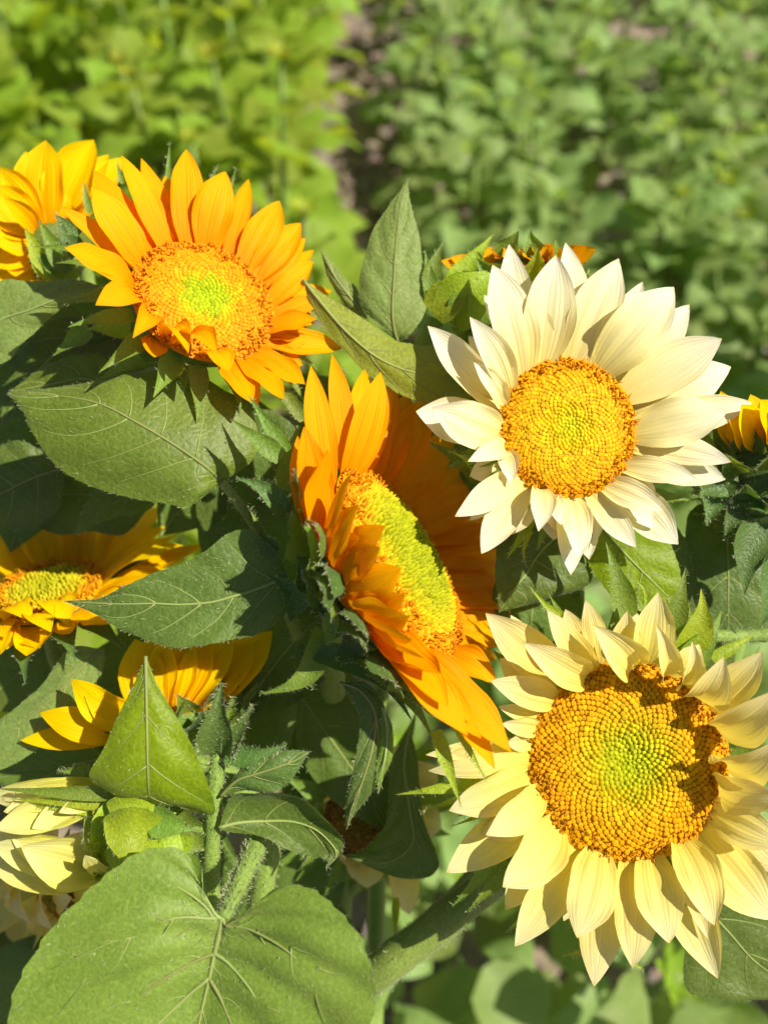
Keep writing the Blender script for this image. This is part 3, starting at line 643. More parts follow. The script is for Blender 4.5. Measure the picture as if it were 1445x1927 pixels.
# pale yellow sunflower, lower right
d = Flower('pale_yellow_sunflower', 'pale yellow sunflower with large brown-orange disc and green centre, lower right', 1182, 1432, 0.395, (-0.02, 0.04, 1), 0.0475, (560, 2180, .52), bulge=.10, dent=.10)
d.receptacle(); d.wscale = 1.06
d.florets(1250, [(0, (.56, .62, .012)), (.25, (.64, .62, .012)), (.44, (.82, .60, .010)), (.6, (.90, .54, .006)), (.8, (.88, .46, .004)), (1, (.86, .42, .004))], point=.44, hscale=.85, jit=.15, open_=.89, styles=240, single=300, size=.98, stylelen=.0026, stylecol=(.62, .28, .015), lean=.9)
CR = 'petal_cream'
for t in [
    (951, 1712, 74, dict(back=2, b=(1055, 1590))), (1118, 1857, 84, dict(back=2, b=(1140, 1625))), (1351, 1842, 96, dict(back=2, b=(1270, 1600))),
    (840, 1642, 76, dict(back=2, b=(1015, 1540))), (801, 1421, 40, dict(back=2, b=(990, 1405), w=0)), (1180, 1150, 60, dict(back=1, b=(1170, 1240), h=16)),
    (1470, 1640, 90, dict(back=2, b=(1345, 1545))), (1060, 1160, 60, dict(back=2, b=(1100, 1262))), (940, 1240, 70, dict(back=2, b=(1040, 1310))),
    (914, 1154, 84, dict(b=(1062, 1285), h=14, back=1)), (982, 1208, 68, dict(b=(1096, 1252), h=28, bow=.2, cup=.4)), (1030, 1148, 56, dict(b=(1115, 1245), h=20, bow=.1)),
    (1101, 1130, 48, dict(b=(1122, 1240), h=16)), (1115, 1176, 74, dict(b=(1196, 1240), dz=26, bow=.22, cup=.5)), (1238, 1115, 78, dict(b=(1222, 1235), h=14, bow=.1)),
    (1234, 1176, 46, dict(b=(1262, 1255), dz=30, bow=.2, cup=.6)), (1302, 1207, 46, dict(b=(1290, 1275), dz=28, bow=.2, cup=.6)), (1362, 1236, 78, dict(b=(1310, 1300), dz=30, bow=.25, cup=.4)),
    (1434, 1226, 84, dict(b=(1335, 1330), h=22, bow=.1)), (1462, 1300, 90, dict(b=(1352, 1365), h=34, bow=.2, cup=.4)), (1462, 1395, 96, dict(b=(1368, 1420), h=38, bow=.22, cup=.4)),
    (1476, 1500, 92, dict(b=(1366, 1480), h=34, bow=.2, cup=.35)), (1474, 1590, 84, dict(b=(1352, 1530), h=24, bow=.12)), (1454, 1732, 96, dict(b=(1322, 1570), h=12, bow=.1)),
    (1344, 1742, 88, dict(b=(1292, 1595), h=22, bow=.16)), (1259, 1776, 92, dict(b=(1225, 1625), h=16, bow=.16)), (1190, 1821, 72, dict(b=(1184, 1630), h=8, bow=.13)),
    (1086, 1766, 98, dict(b=(1118, 1618), h=18, bow=.14)), (969, 1782, 74, dict(b=(1080, 1605), h=6, bow=.06)), (946, 1670, 96, dict(b=(1038, 1555), h=16, bow=.12)),
    (914, 1572, 76, dict(b=(1004, 1495), h=20, bow=.15)), (845, 1526, 70, dict(b=(994, 1455), h=8, bow=.08)), (806, 1451, 42, dict(b=(988, 1425), h=4)),
    (923, 1281, 66, dict(b=(1030, 1305), h=18, bow=.14)), (938, 1330, 34, dict(b=(1005, 1335), h=10)), (944, 1362, 38, dict(b=(996, 1362), h=10)), (952, 1398, 36, dict(b=(992, 1392), h=8))]:
    kw = dict(t[3]); kw.pop('w', None)
    d.petal(t[0], t[1], t[2], CR, **kw)
d.fill(22, CR)
d.auto_bracts(20, 0.036, 0.015, 'bract_green', tilt=.15)
for b_, t_, w_, k_ in [((1092, 1182), (996, 1103), 26, dict(mat='bract_lime', sw=-.08)), ((1180, 1165), (1140, 1020), 52, dict()), ((1215, 1140), (1183, 1086), 9, dict(mat='bract_lime', sw=.2)),
                       ((1262, 1190), (1290, 1068), 46, dict()), ((1290, 1225), (1319, 1108), 66, dict(mat='bract_lime', sw=.1)), ((905, 1470), (745, 1496), 28, dict(mat='bract_lime')),
                       ((890, 1492), (790, 1528), 14, dict(mat='bract_lime')), ((935, 1520), (846, 1557), 12, dict(mat='bract_lime')), ((945, 1600), (850, 1708), 34, dict(dz=-4)), ((960, 1625), (878, 1718), 30, dict(dz=-6)),
                       ((985, 1725), (955, 1752), 9, dict(mat='bract_lime')), ((1100, 1790), (1058, 1800), 9, dict(mat='bract_lime')), ((1190, 1810), (1212, 1826), 10, dict(mat='bract_lime')),
                       ((1340, 1240), (1425, 1190), 26, dict(mat='bract_lime', dz=-4))]:
    d.bract_px(b_, t_, w_, zb=.402, **k_)
stem(d.root, [(1150, 1440, .425), (1060, 1540, .443), (935, 1650, .448), (820, 1745, .452), (705, 1835, .46), (560, 1960, .49), (560, 2180, .52)], .0085, .0105, hair=2600)
leaf(d.root, [[(1290, 1660)], [(1330, 1710), (1410, 1650), (1290, 1770)], [(1375, 1760), (1480, 1720), (1290, 1860)], [(1420, 1810), (1500, 1800), (1350, 1875)], [(1480, 1850), (1520, 1840), (1420, 1880)], [(1540, 1880)]], .425, 'leaf_deep', 4)
stem(d.root, [(1445, 1196, .425), (1390, 1198, .425), (1330, 1200, .42), (1250, 1230, .43)], .0035, .003, hair=260, name='leaf_stalk')

# orange sunflower, upper left
a = Flower('orange_sunflower', 'orange sunflower with bright green disc centre, upper left, facing up and right', 385, 566, 0.405, (0.42, 0.40, 0.80), 0.0352, (520, 2150, .53), bulge=.14, dent=.06)
a.receptacle(); a.wscale = 0.90
a.florets(950, hscale=.7, jit=.16, stops= [(0, (.52, .66, .012)), (.32, (.60, .66, .012)), (.46, (.88, .52, .01)), (.58, (.94, .42, .004)), (1, (.94, .36, .002))], point=.5, open_=.86, styles=260, size=1.12, stylecol=(.92, .42, .01))
OR = 'petal_orange'
for t in [
    (115, 388, 56, dict(b=(285, 520), h=8)), (172, 352, 84, dict(b=(275, 505), h=16)), (176, 320, 64, dict(b=(290, 480), h=8, back=1)), (229, 292, 64, dict(b=(305, 462), h=12)),
    (266, 297, 62, dict(b=(325, 450), h=8, back=1)), (351, 280, 72, dict(b=(345, 452), h=14)), (424, 322, 84, dict(b=(375, 458), h=18)), (468, 336, 46, dict(b=(415, 470), h=8, back=1)),
    (526, 377, 72, dict(b=(440, 490), h=12)), (566, 419, 66, dict(b=(455, 510), h=10)), (574, 448, 52, dict(b=(462, 525), h=10, back=.6)), (588, 493, 56, dict(b=(475, 560), h=12)),
    (606, 560, 50, dict(b=(490, 585), h=10, back=.6)), (625, 545, 46, dict(b=(485, 575), h=4, back=2)), (596, 600, 50, dict(b=(495, 610), h=14)), (643, 655, 66, dict(b=(498, 640), h=2, back=.5)),
    (574, 723, 66, dict(b=(485, 670), h=10)), (534, 751, 68, dict(b=(465, 690), h=14)), (474, 758, 64, dict(b=(430, 690), h=10)), (430, 700, 70, dict(b=(400, 690), dz=24, bow=.2)),
    (122, 466, 78, dict(b=(270, 545), h=18)), (176, 508, 62, dict(b=(270, 560), dz=22, bow=.14)), (180, 574, 76, dict(b=(280, 585), dz=30, bow=.25)), (250, 636, 62, dict(b=(300, 625), dz=28, bow=.3, cup=.5)),
    (355, 664, 60, dict(b=(330, 650), dz=24, bow=.3, cup=.5)), (408, 664, 70, dict(b=(350, 665), dz=30, bow=.2, cup=.4)), (290, 672, 60, dict(b=(315, 640), dz=14, back=1)), (580, 640, 54, dict(b=(495, 625), h=4, back=1.5)),
    (500, 400, 60, dict(b=(430, 480), h=2, back=2)), (200, 420, 70, dict(b=(285, 520), h=2, back=2)), (310, 330, 64, dict(b=(335, 455), h=2, back=2)), (520, 700, 70, dict(b=(470, 680), h=0, back=2)), (590, 470, 50, dict(b=(470, 545), h=2, back=2))]:
    a.petal(t[0], t[1], t[2], OR, **t[3])
a.fill(15, OR, .68, .9, .95, skip=lambda th: (a.u*math.cos(th)+a.v*math.sin(th))@(-0.8*RGT-0.6*UPV) > 0.1)
a.fill(34, OR, .84, 1.02, skip=lambda th: (a.u*math.cos(th)+a.v*math.sin(th))@(-0.8*RGT-0.6*UPV) > 0.25)
a.auto_bracts(18, 0.030, 0.012, 'bract_green', tilt=.12)
for b_, t_, w_, k_ in [((318, 360), (320, 266), 14, dict(zb=.45)), ((392, 360), (411, 308), 11, dict(zb=.45)), ((434, 380), (444, 314), 10, dict(zb=.45)), ((232, 345), (220, 305), 12, dict(zb=.45)),
                       ((170, 400), (158, 342), 16, dict(zb=.45)), ((150, 470), (60, 464), 14, dict(zb=.425)), ((150, 440), (108, 405), 24, dict(zb=.42, mat='bract_deep')), ((245, 620), (164, 618), 44, dict(zb=.41, mat='bract_lime')),
                       ((170, 620), (102, 668), 44, dict(zb=.415, mat='bract_green')), ((270, 680), (167, 730), 40, dict(zb=.40, dz=4)), ((335, 680), (346, 738), 34, dict(zb=.395, dz=3, mat='bract_lime', sw=-.12)), ((350, 690), (382, 728), 18, dict(zb=.398, mat='bract_lime'))]:
    a.bract_px(b_, t_, w_, **k_)
a.stem([(330, 720, .47), (400, 1000, .51), (480, 1500, .53), (520, 2150, .53)], .006)
leaf(a.root, [[(-60, 640)], [(0, 602), (-4, 538), (0, 684)], [(50, 585, 3), (60, 532), (48, 640)], [(92, 568, 4), (110, 527), (92, 600)], [(135, 550, 3), (150, 526), (130, 572)], [(192, 540)]], .425, 'leaf_pale', 4)
leaf(a.root, [[(215, 735)], [(160, 712), (190, 668), (165, 745)], [(98, 722, 2), (95, 684), (105, 752)], [(14, 738)]], .432, 'leaf_green', 3)
leaf(a.root, [[(230, 600, -20)], [(170, 640, -10), (230, 690), (110, 600)], [(100, 670), (150, 720), (60, 640)], [(40, 740), (80, 770), (10, 720)], [(0, 800)]], .46, 'leaf_deep', 4)

# deep orange sunflower in the middle, seen nearly edge on
b = Flower('deep_orange_sunflower', 'deep orange sunflower turned to the right in the middle, with yellow-green disc', 750, 1062, 0.402, (0.84, 0.47, 0.30), 0.0520, (600, 2160, .53), bulge=.24, dent=.03)
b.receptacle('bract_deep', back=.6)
b.florets(2000, [(0, (.46, .50, .008)), (.5, (.52, .53, .010)), (.72, (.78, .62, .012)), (.86, (.93, .48, .006)), (1, (.93, .40, .004))], point=.80, open_=.87, styles=520, size=1.0, hscale=1.5, stylelen=.0040, lean=.12, stylecol=(.93, .40, .006), jit=.2)
GO = 'petal_gold'
NT = (.35, .1, .93); NB = (.5, .3, .8)
for t in [ # behind the top
    (686, 695, 62, dict(b=(655, 860), dz=-10, nh=NT)), (731, 703, 56, dict(b=(665, 868), dz=-14, nh=NT)), (747, 720, 56, dict(b=(690, 875), dz=-20, nh=NT)), (808, 745, 84, dict(b=(715, 895), dz=-26, nh=NT)), (770, 735, 64, dict(b=(700, 880), dz=-24, nh=NT)),
    (585, 688, 60, dict(b=(615, 890), dz=6, nh=NT, low=.006)), (625, 666, 54, dict(b=(640, 870), dz=0, nh=NT)), (716, 700, 72, dict(b=(640, 872), dz=6, nh=NT, cup=.1)),
    (560, 820, 60, dict(b=(590, 930), dz=6, low=.013, nh=(-.1, .1, 1))), (572, 803, 74, dict(b=(585, 935), dz=14, low=.012, nh=(.2, .1, 1), bow=.05)),
    # near side, seen from behind, curving in over the disc
    (616, 845, 84, dict(b=(598, 960), dz=22, low=.012, bow=-.08, nh=(.6, .3, .75))), (676, 950, 88, dict(b=(600, 1000), dz=26, low=.012, bow=-.10)), (724, 990, 92, dict(b=(622, 1050), dz=26, low=.012, bow=-.10)),
    (754, 1070, 96, dict(b=(640, 1100), dz=28, low=.012, bow=-.10)), (700, 1015, 84, dict(b=(612, 1030), dz=24, low=.013, bow=-.08)), (768, 1160, 100, dict(b=(655, 1160), dz=28, low=.012, bow=-.10)), (762, 1118, 90, dict(b=(648, 1130), dz=24, low=.014, bow=-.08)),
    (800, 1240, 92, dict(b=(680, 1200), dz=28, low=.010, bow=-.05, cup=.3)), (829, 1268, 96, dict(b=(700, 1225), dz=24, low=.009, bow=-.10, cup=.5, nh=NB)),
    (842, 1330, 84, dict(b=(720, 1255), dz=24, low=.008, nh=NB)), (880, 1385, 84, dict(b=(750, 1280), dz=24, low=.006, bow=.05, nh=NB)), (905, 1390, 78, dict(b=(770, 1285), dz=22, nh=NB)), (962, 1416, 88, dict(b=(800, 1290), dz=20, bow=.06, nh=NB)), (931, 1448, 74, dict(b=(780, 1290), dz=14, nh=NB)),
    (662, 890, 80, dict(b=(596, 985), dz=26, low=.012, bow=-.08)), (775, 1204, 90, dict(b=(668, 1185), dz=30, low=.011, bow=-.06)), (715, 1030, 74, dict(b=(625, 1075), dz=30, low=.011, bow=-.06)), (934, 1290, 64, dict(b=(850, 1255), dz=10, bow=.15, cup=.4, nh=NB)),
    # far side, in the white flower's shade
    (856, 800, 84, dict(b=(740, 920), dz=-30)), (882, 884, 84, dict(b=(775, 950), dz=-32)), (905, 925, 70, dict(b=(790, 965), dz=-34)), (925, 972, 80, dict(b=(800, 1000), dz=-32)), (948, 1010, 70, dict(b=(815, 1030), dz=-34)), (952, 1046, 78, dict(b=(825, 1050), dz=-30)),
    (958, 1085, 66, dict(b=(835, 1085), dz=-30)), (954, 1120, 70, dict(b=(840, 1110), dz=-28)), (960, 1148, 66, dict(b=(845, 1140), dz=-26)), (942, 1165, 56, dict(b=(850, 1160), dz=-16)), (955, 1202, 66, dict(b=(855, 1190), dz=-18)),
    (935, 1240, 70, dict(b=(860, 1215), dz=-12)), (1003, 1155, 60, dict(b=(850, 1150), dz=-34)), (830, 840, 80, dict(b=(720, 905), dz=-34)), (920, 1275, 60, dict(b=(858, 1235), dz=-6))]:
    b.petal(t[0], t[1], t[2], GO, **t[3])
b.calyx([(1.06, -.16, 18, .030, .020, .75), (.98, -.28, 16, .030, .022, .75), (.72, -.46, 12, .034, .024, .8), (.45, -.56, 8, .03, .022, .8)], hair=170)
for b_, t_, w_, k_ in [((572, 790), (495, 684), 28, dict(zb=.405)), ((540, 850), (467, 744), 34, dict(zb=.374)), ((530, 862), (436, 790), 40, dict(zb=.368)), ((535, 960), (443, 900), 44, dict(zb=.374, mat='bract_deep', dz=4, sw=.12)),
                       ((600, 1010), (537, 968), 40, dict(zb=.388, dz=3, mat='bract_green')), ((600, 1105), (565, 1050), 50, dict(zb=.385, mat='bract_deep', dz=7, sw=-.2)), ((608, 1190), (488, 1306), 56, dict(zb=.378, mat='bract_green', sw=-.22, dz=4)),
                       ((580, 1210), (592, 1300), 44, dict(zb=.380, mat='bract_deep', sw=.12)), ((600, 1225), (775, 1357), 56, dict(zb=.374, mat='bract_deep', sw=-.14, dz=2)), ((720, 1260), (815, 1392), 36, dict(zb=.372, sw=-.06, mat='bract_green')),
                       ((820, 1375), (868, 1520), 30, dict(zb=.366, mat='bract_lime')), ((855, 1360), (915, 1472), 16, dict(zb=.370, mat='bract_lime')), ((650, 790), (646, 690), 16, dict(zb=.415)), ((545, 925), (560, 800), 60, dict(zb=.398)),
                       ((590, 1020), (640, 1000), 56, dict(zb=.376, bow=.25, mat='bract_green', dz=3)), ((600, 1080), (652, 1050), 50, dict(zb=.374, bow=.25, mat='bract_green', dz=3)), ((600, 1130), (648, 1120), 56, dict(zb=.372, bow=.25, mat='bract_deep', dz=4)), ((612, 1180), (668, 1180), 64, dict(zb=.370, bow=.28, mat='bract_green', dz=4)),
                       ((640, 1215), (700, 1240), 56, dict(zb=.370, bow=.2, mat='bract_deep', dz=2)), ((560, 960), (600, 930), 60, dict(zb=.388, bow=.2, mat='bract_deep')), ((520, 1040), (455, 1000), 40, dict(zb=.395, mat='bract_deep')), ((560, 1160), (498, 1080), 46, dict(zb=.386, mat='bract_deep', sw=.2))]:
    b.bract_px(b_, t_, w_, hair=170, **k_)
b.stem([(625, 1290, .47), (650, 1480, .52), (610, 2160, .54)], .008, hair=600)
leaf(b.root, [[(418, 908, -8)], [(392, 882), (482, 850, -14), (362, 951, 2)], [(340, 845, 3), (468, 762, -16), (316, 949, 2)], [(291, 814, 5), (420, 735, -16), (237, 935, 2)], [(245, 788, 6), (352, 692, -16), (166, 914, 2)], [(206, 767, 6), (280, 690, -14), (104, 877, 2)], [(160, 752, 5), (200, 710, -10), (62, 814, 2)], [(100, 744, 3), (122, 726, -5), (48, 777, 2)], [(14, 740)]], .386, 'leaf_green', 6, hair=1600, edgehair=360, nser=22, label='broad hairy leaf crossed by bract shadows')
stem(b.root, [(416, 905, .394), (455, 955, .400), (492, 1010, .41), (520, 1090, .425), (560, 1200, .44)], .0020, .0032, hair=420, name='leaf_stalk')
leaf(b.root, [[(540, 1085), (525, 1040), (545, 1150)], [(473, 1112, 3), (472, 998, 2), (492, 1190, 6)], [(430, 1125, 5), (430, 1004, 2), (440, 1203, 8)], [(395, 1134, 6), (395, 1032, 3), (386, 1213, 9)], [(340, 1138, 7), (345, 1060, 4), (332, 1218, 9)], [(291, 1136, 7), (290, 1078, 5), (285, 1208, 8)], [(240, 1137, 6), (235, 1103, 5), (230, 1187, 6)], [(190, 1136, 4), (185, 1126), (180, 1156, 4)], [(120, 1131)]], .392, 'leaf_deep', 5, hair=1700, edgehair=420, nser=18, bulge=-.08, label='pointed dusty green leaf with hairy rim')
leaf(b.root, [[(640, 1285)], [(678, 1300, 3), (690, 1285, 2), (664, 1318, 3)], [(706, 1345, 4), (724, 1335), (680, 1355, 4)], [(700, 1410, 5), (722, 1420), (672, 1410, 5)], [(682, 1470, 5), (706, 1480), (660, 1470, 4)], [(662, 1520, 3), (672, 1525), (650, 1520)], [(652, 1560)]], .378, 'bract_deep', 3, hair=500, edgehair=330, nser=6, serr=.4)
leaf(b.root, [[(720, 1330)], [(728, 1370), (738, 1368), (716, 1372)], [(725, 1420, 2), (738, 1422), (712, 1420)], [(716, 1460), (722, 1462), (708, 1458)], [(712, 1495)]], .374, 'bract_green', 2, hair=200, edgehair=200, nser=4, serr=.3)

# yellow sunflower cut by the left edge, top
y = Flower('yellow_sunflower', 'bright yellow sunflower cut off at the upper left edge, behind the orange one', 108, 470, 0.478, (-0.50, 0.50, -0.35), 0.0200, (440, 2170, .56))
y.receptacle(); y.florets(200, [(0, (.5, .5, .02)), (1, (.85, .42, .01))], styles=40)
YE = 'petal_yellow'
for t in [(86, 263, 84, dict(dz=4)), (48, 284, 56, dict(dz=-6)), (176, 262, 88, dict(dz=2)), (232, 296, 66, dict(dz=-4)), (205, 290, 60, dict(dz=-8)), (-12, 312, 84, dict(dz=8)), (-20, 350, 80, dict(dz=14)), (-15, 395, 74, dict(dz=10)), (-22, 440, 78, dict(dz=16)), (-15, 500, 74, dict(dz=10)), (-5, 545, 70, dict(dz=14)), (64, 536, 70, dict(dz=10)), (30, 520, 60, dict(dz=18)), (128, 320, 70, dict(dz=-8)), (8, 372, 40, dict(dz=24))]:
    y.petal(t[0], t[1], t[2], YE, nh=(0, .2, 1), ws=1.08, **t[3])
for b_, t_, w_, k_ in [((100, 520), (45, 425), 50, dict(zb=.452, mat='bract_lime')), ((130, 510), (72, 412), 46, dict(zb=.449)), ((150, 480), (104, 402), 40, dict(zb=.449, mat='bract_deep')), ((140, 530), (60, 470), 50, dict(zb=.452))]:
    y.bract_px(b_, t_, w_, **k_)
y.stem([(170, 560, .50), (250, 1300, .56), (440, 2170, .56)], .005)

# golden sunflower cut by the left edge, half way down
e = Flower('golden_sunflower', 'golden yellow sunflower at the left edge half way down, its face turned upward', 92, 1118, 0.455, (-0.10, 0.87, 0.48), 0.0290, (460, 2170, .55), bulge=.20)
e.receptacle('bract_deep'); e.florets(460, [(0, (.55, .54, .012)), (.55, (.64, .56, .012)), (.75, (.90, .56, .008)), (1, (.93, .52, .005))], point=.6, open_=.78, styles=360, hscale=1.4, stylelen=.0045, stylecol=(.92, .44, .008))
for t in [(-20, 1010, 80, dict(b=(0, 1080), h=14)), (28, 998, 78, dict(b=(30, 1075), h=12)), (60, 996, 76, dict(b=(60, 1070), h=14)), (100, 985, 76, dict(b=(85, 1066), h=12)), (150, 968, 80, dict(b=(115, 1066), h=8)), (222, 950, 84, dict(b=(145, 1070), h=6)), (318, 952, 84, dict(b=(180, 1080), h=4)), (312, 990, 64, dict(b=(190, 1085), h=14)),
          (345, 1027, 64, dict(b=(205, 1095), h=14, bow=.12)), (384, 1024, 60, dict(b=(210, 1095), h=4, back=2)), (330, 1085, 60, dict(b=(215, 1110), h=8)), (240, 1140, 66, dict(b=(205, 1125), h=2)),
          (128, 1178, 84, dict(b=(150, 1150), dz=24, bow=.5, cup=.3)), (96, 1190, 66, dict(b=(110, 1158), dz=26, bow=.3)), (60, 1170, 70, dict(b=(60, 1160), dz=20, bow=.4)), (-5, 1236, 70, dict(b=(50, 1160), dz=22)), (10, 1200, 66, dict(b=(20, 1150), dz=24)), (75, 1220, 60, dict(b=(80, 1160), dz=16)), (180, 1175, 66, dict(b=(180, 1145), dz=18))]:
    e.petal(t[0], t[1], t[2], YE, **t[3])
e.fill(16, YE, .8, 1.0, .9)
e.auto_bracts(14, .03, .013, 'bract_deep', tilt=.3, hair=120)
e.stem([(110, 1250, .48), (300, 1700, .54), (460, 2170, .55)], .005)
leaf(e.root, [[(195, 1222)], [(160, 1250, 2), (132, 1220), (192, 1264)], [(112, 1300, 4), (82, 1286), (150, 1318)], [(55, 1352, 4), (32, 1330), (98, 1384)], [(5, 1396, 3), (-14, 1368), (44, 1428)], [(-50, 1440), (-60, 1420), (-20, 1460)]], .428, 'leaf_pale', 6, nser=14)
leaf(e.root, [[(310, 905, -10)], [(230, 930, -5), (240, 1000), (180, 900)], [(150, 930), (170, 1000), (120, 870)], [(60, 930), (90, 1000), (40, 840)], [(-40, 920)]], .475, 'leaf_deep', 5)
leaf(e.root, [[(120, 880, -5)], [(60, 900), (110, 960), (40, 830)], [(0, 930), (30, 1000), (-20, 860)], [(-60, 960)]], .45, 'leaf_deep', 4)
leaf(e.root, [[(330, 890, 5)], [(250, 930, 6), (280, 960, 6), (200, 915, 4)], [(190, 960, 8), (210, 975, 8), (160, 950, 6)], [(142, 1008, 9)]], .44, 'leaf_green', 3)

# yellow sunflower turned away, behind the triangular leaf
f = Flower('back_turned_sunflower', 'yellow sunflower turned away behind the bright triangular leaf, lower left', 335, 1350, 0.445, (-0.30, 0.88, -0.30), 0.0300, (470, 2180, .50))
f.receptacle('bract_green', back=.7); f.calyx([(1.05, -.15, 16, .026, .015, .6), (.8, -.45, 12, .026, .018, .7)]); f.florets(200, [(0, (.6, .5, .02)), (1, (.9, .42, .01))], styles=80)
for t in [(254, 1203, 80, dict(dz=-10)), (300, 1180, 80, dict(dz=-14)), (345, 1175, 84, dict(dz=-12)), (395, 1180, 82, dict(dz=-12)), (440, 1180, 74, dict(dz=-14)), (512, 1188, 76, dict(dz=-20)), (480, 1210, 76, dict(dz=-16)), (134, 1278, 66, dict(b=(280, 1325), dz=12, bow=.25)), (160, 1310, 60, dict(b=(280, 1330), dz=18, bow=.2)),
          (75, 1342, 62, dict(b=(260, 1350), dz=14, bow=.2)), (39, 1394, 44, dict(b=(255, 1365), dz=14, bow=.05)), (120, 1375, 50, dict(b=(260, 1360), dz=18))]:
    f.petal(t[0], t[1], t[2], YE, nh=(-.2, .25, 1), ws=1.15, **t[3])
for b_, t_, w_, k_ in [((350, 1330), (341, 1238), 52, dict()), ((395, 1330), (425, 1250), 48, dict(mat='bract_deep')), ((320, 1340), (300, 1290), 44, dict(mat='bract_lime')), ((250, 1390), (180, 1340), 40, dict()), ((365, 1400), (310, 1310), 60, dict(mat='bract_green')), ((430, 1350), (450, 1270), 40, dict(mat='bract_deep')), ((380, 1380), (360, 1320), 60, dict(mat='bract_lime'))]:
    f.bract_px(b_, t_, w_, zb=.428, **k_)
stem(f.root, [proj(f.neck), (430, 1460, .435), (500, 1570, .425), (492, 1680, .428), (480, 1850, .45), (470, 2180, .50)], .0055, .0078, hair=1600)

# leafy stem with a closed bud, in front of it
g = thing('budding_stem', 'hairy green stem with closed bud, triangular leaf and large heart-shaped leaf, lower left', 'sunflower', P(500, 2160, .44), 'cut sunflowers in the bouquet')
class _G: pass
stem(g, [(412, 1400, .388), (408, 1450, .388), (402, 1530, .390), (398, 1640, .398), (405, 1760, .405), (440, 1960, .42), (500, 2160, .44)], .0034, .0048, hair=1500)
for b_, t_, w_, k_ in [((408, 1420), (417, 1284), 72, dict(bow=.12, cup=.6)), ((422, 1420), (478, 1326), 34, dict()), ((400, 1415), (392, 1330), 40, dict(mat='bract_deep')), ((420, 1418), (540, 1401), 44, dict(sway=.1)), ((430, 1400), (440, 1310), 50, dict(mat='bract_green', z=.395)), ((412, 1425), (445, 1370), 50, dict(mat='bract_deep', z=.384))]:
    kk = dict(k_); mt = kk.pop('mat', 'bract_deep'); z = kk.pop('z', .382)
    bract(g, P(b_[0], b_[1], z), P(t_[0], t_[1], z), w_*z/FPX, D(0, .2, 1), mt, hair=320, hl=.0026, **dict(kk))
leaf(g, [[(414, 1500)], [(445, 1470, 3), (450, 1452), (448, 1490)], [(480, 1458, 4), (478, 1428), (490, 1488)], [(520, 1445, 4), (515, 1415), (530, 1482)], [(555, 1432, 2), (552, 1412), (560, 1450)], [(582, 1415)]], .384, 'bract_deep', 3, hair=500, edgehair=300, nser=8, serr=.6)
leaf(g, [[(274, 1235)], [(275, 1290, 2), (250, 1290), (297, 1290)], [(276, 1350, 3), (222, 1346), (332, 1350)], [(277, 1402, 4), (195, 1408), (360, 1400)], [(278, 1452, 3), (167, 1453, -2), (383, 1456, -2)], [(280, 1490, -2), (170, 1478, -8), (402, 1508, -8)], [(283, 1508, -10), (210, 1496, -18), (400, 1530, -14)], [(300, 1515, -24), (280, 1505, -28), (350, 1520, -26)]], .372, 'leaf_lime', 4, hair=900, edgehair=300, serr=.5, nser=20, bulge=.10, label='bright lime green triangular leaf lit through')
stem(g, [(395, 1560, .395), (372, 1556, .395), (345, 1540, .40), (310, 1516, .398)], .004, .003, hair=160, name='leaf_stalk')
leaf(g, [[(412, 1558)], [(450, 1549, -2), (438, 1496, 4), (432, 1566)], [(500, 1546, -5), (490, 1488, 6), (492, 1575)], [(550, 1547, -5), (548, 1494, 6), (542, 1600)], [(594, 1562, -3), (592, 1518, 5), (590, 1614)], [(626, 1592), (640, 1570, 3), (612, 1616)], [(632, 1612), (645, 1600), (618, 1622)], [(615, 1634)]], .384, 'leaf_deep', 4, hair=500, edgehair=300, serr=.5, nser=10, bulge=-.35, tipmat='withered', label='curled dark leaf with a withered brown tip')
HV = [[(0, 0), (.14, -.22), (.30, -.45), (.45, -.66), (.58, -.88)], [(0, 0), (.12, .20), (.28, .40), (.45, .58), (.62, .80)],
      [(.10, -.16), (.14, -.36), (.20, -.58), (.26, -.82)], [(.02, -.04), (.05, -.25), (.10, -.5), (.15, -.75)], [(.10, .16), (.14, .38), (.2, .6), (.27, .84)],
      [(.3, 0), (.42, -.14), (.55, -.32), (.70, -.55)], [(.3, 0), (.42, .14), (.56, .32), (.72, .55)], [(.46, 0), (.58, .12), (.7, .28), (.84, .5)], [(.46, 0), (.58, -.12), (.7, -.28), (.84, -.5)], [(.24, -.36), (.30, -.6), (.37, -.85)][:3]]
HF = []
for sg in (-1, 1):
    for (t0, u0) in ((.10, .16), (.2, .30), (.3, .44), (.42, .58), (.5, .7)):
        HF.append([(t0, sg*u0), (t0+.03, sg*(u0+.10)), (t0+.03, sg*min(.95, u0+.24))]); HF.append([(t0, sg*u0), (t0+.08, sg*(u0-.02)), (t0+.17, sg*(u0+.05))])
    for (t0, u0) in ((.38, .10), (.5, .22), (.6, .4), (.56, .1), (.68, .24)):
        HF.append([(t0, sg*u0), (t0+.02, sg*(u0+.08)), (t0+.07, sg*(u0+.18))])
    for t0 in (.16, .23, .38, .6): HF.append([(t0, 0), (t0+.06, sg*.06), (t0+.1, sg*.14)])
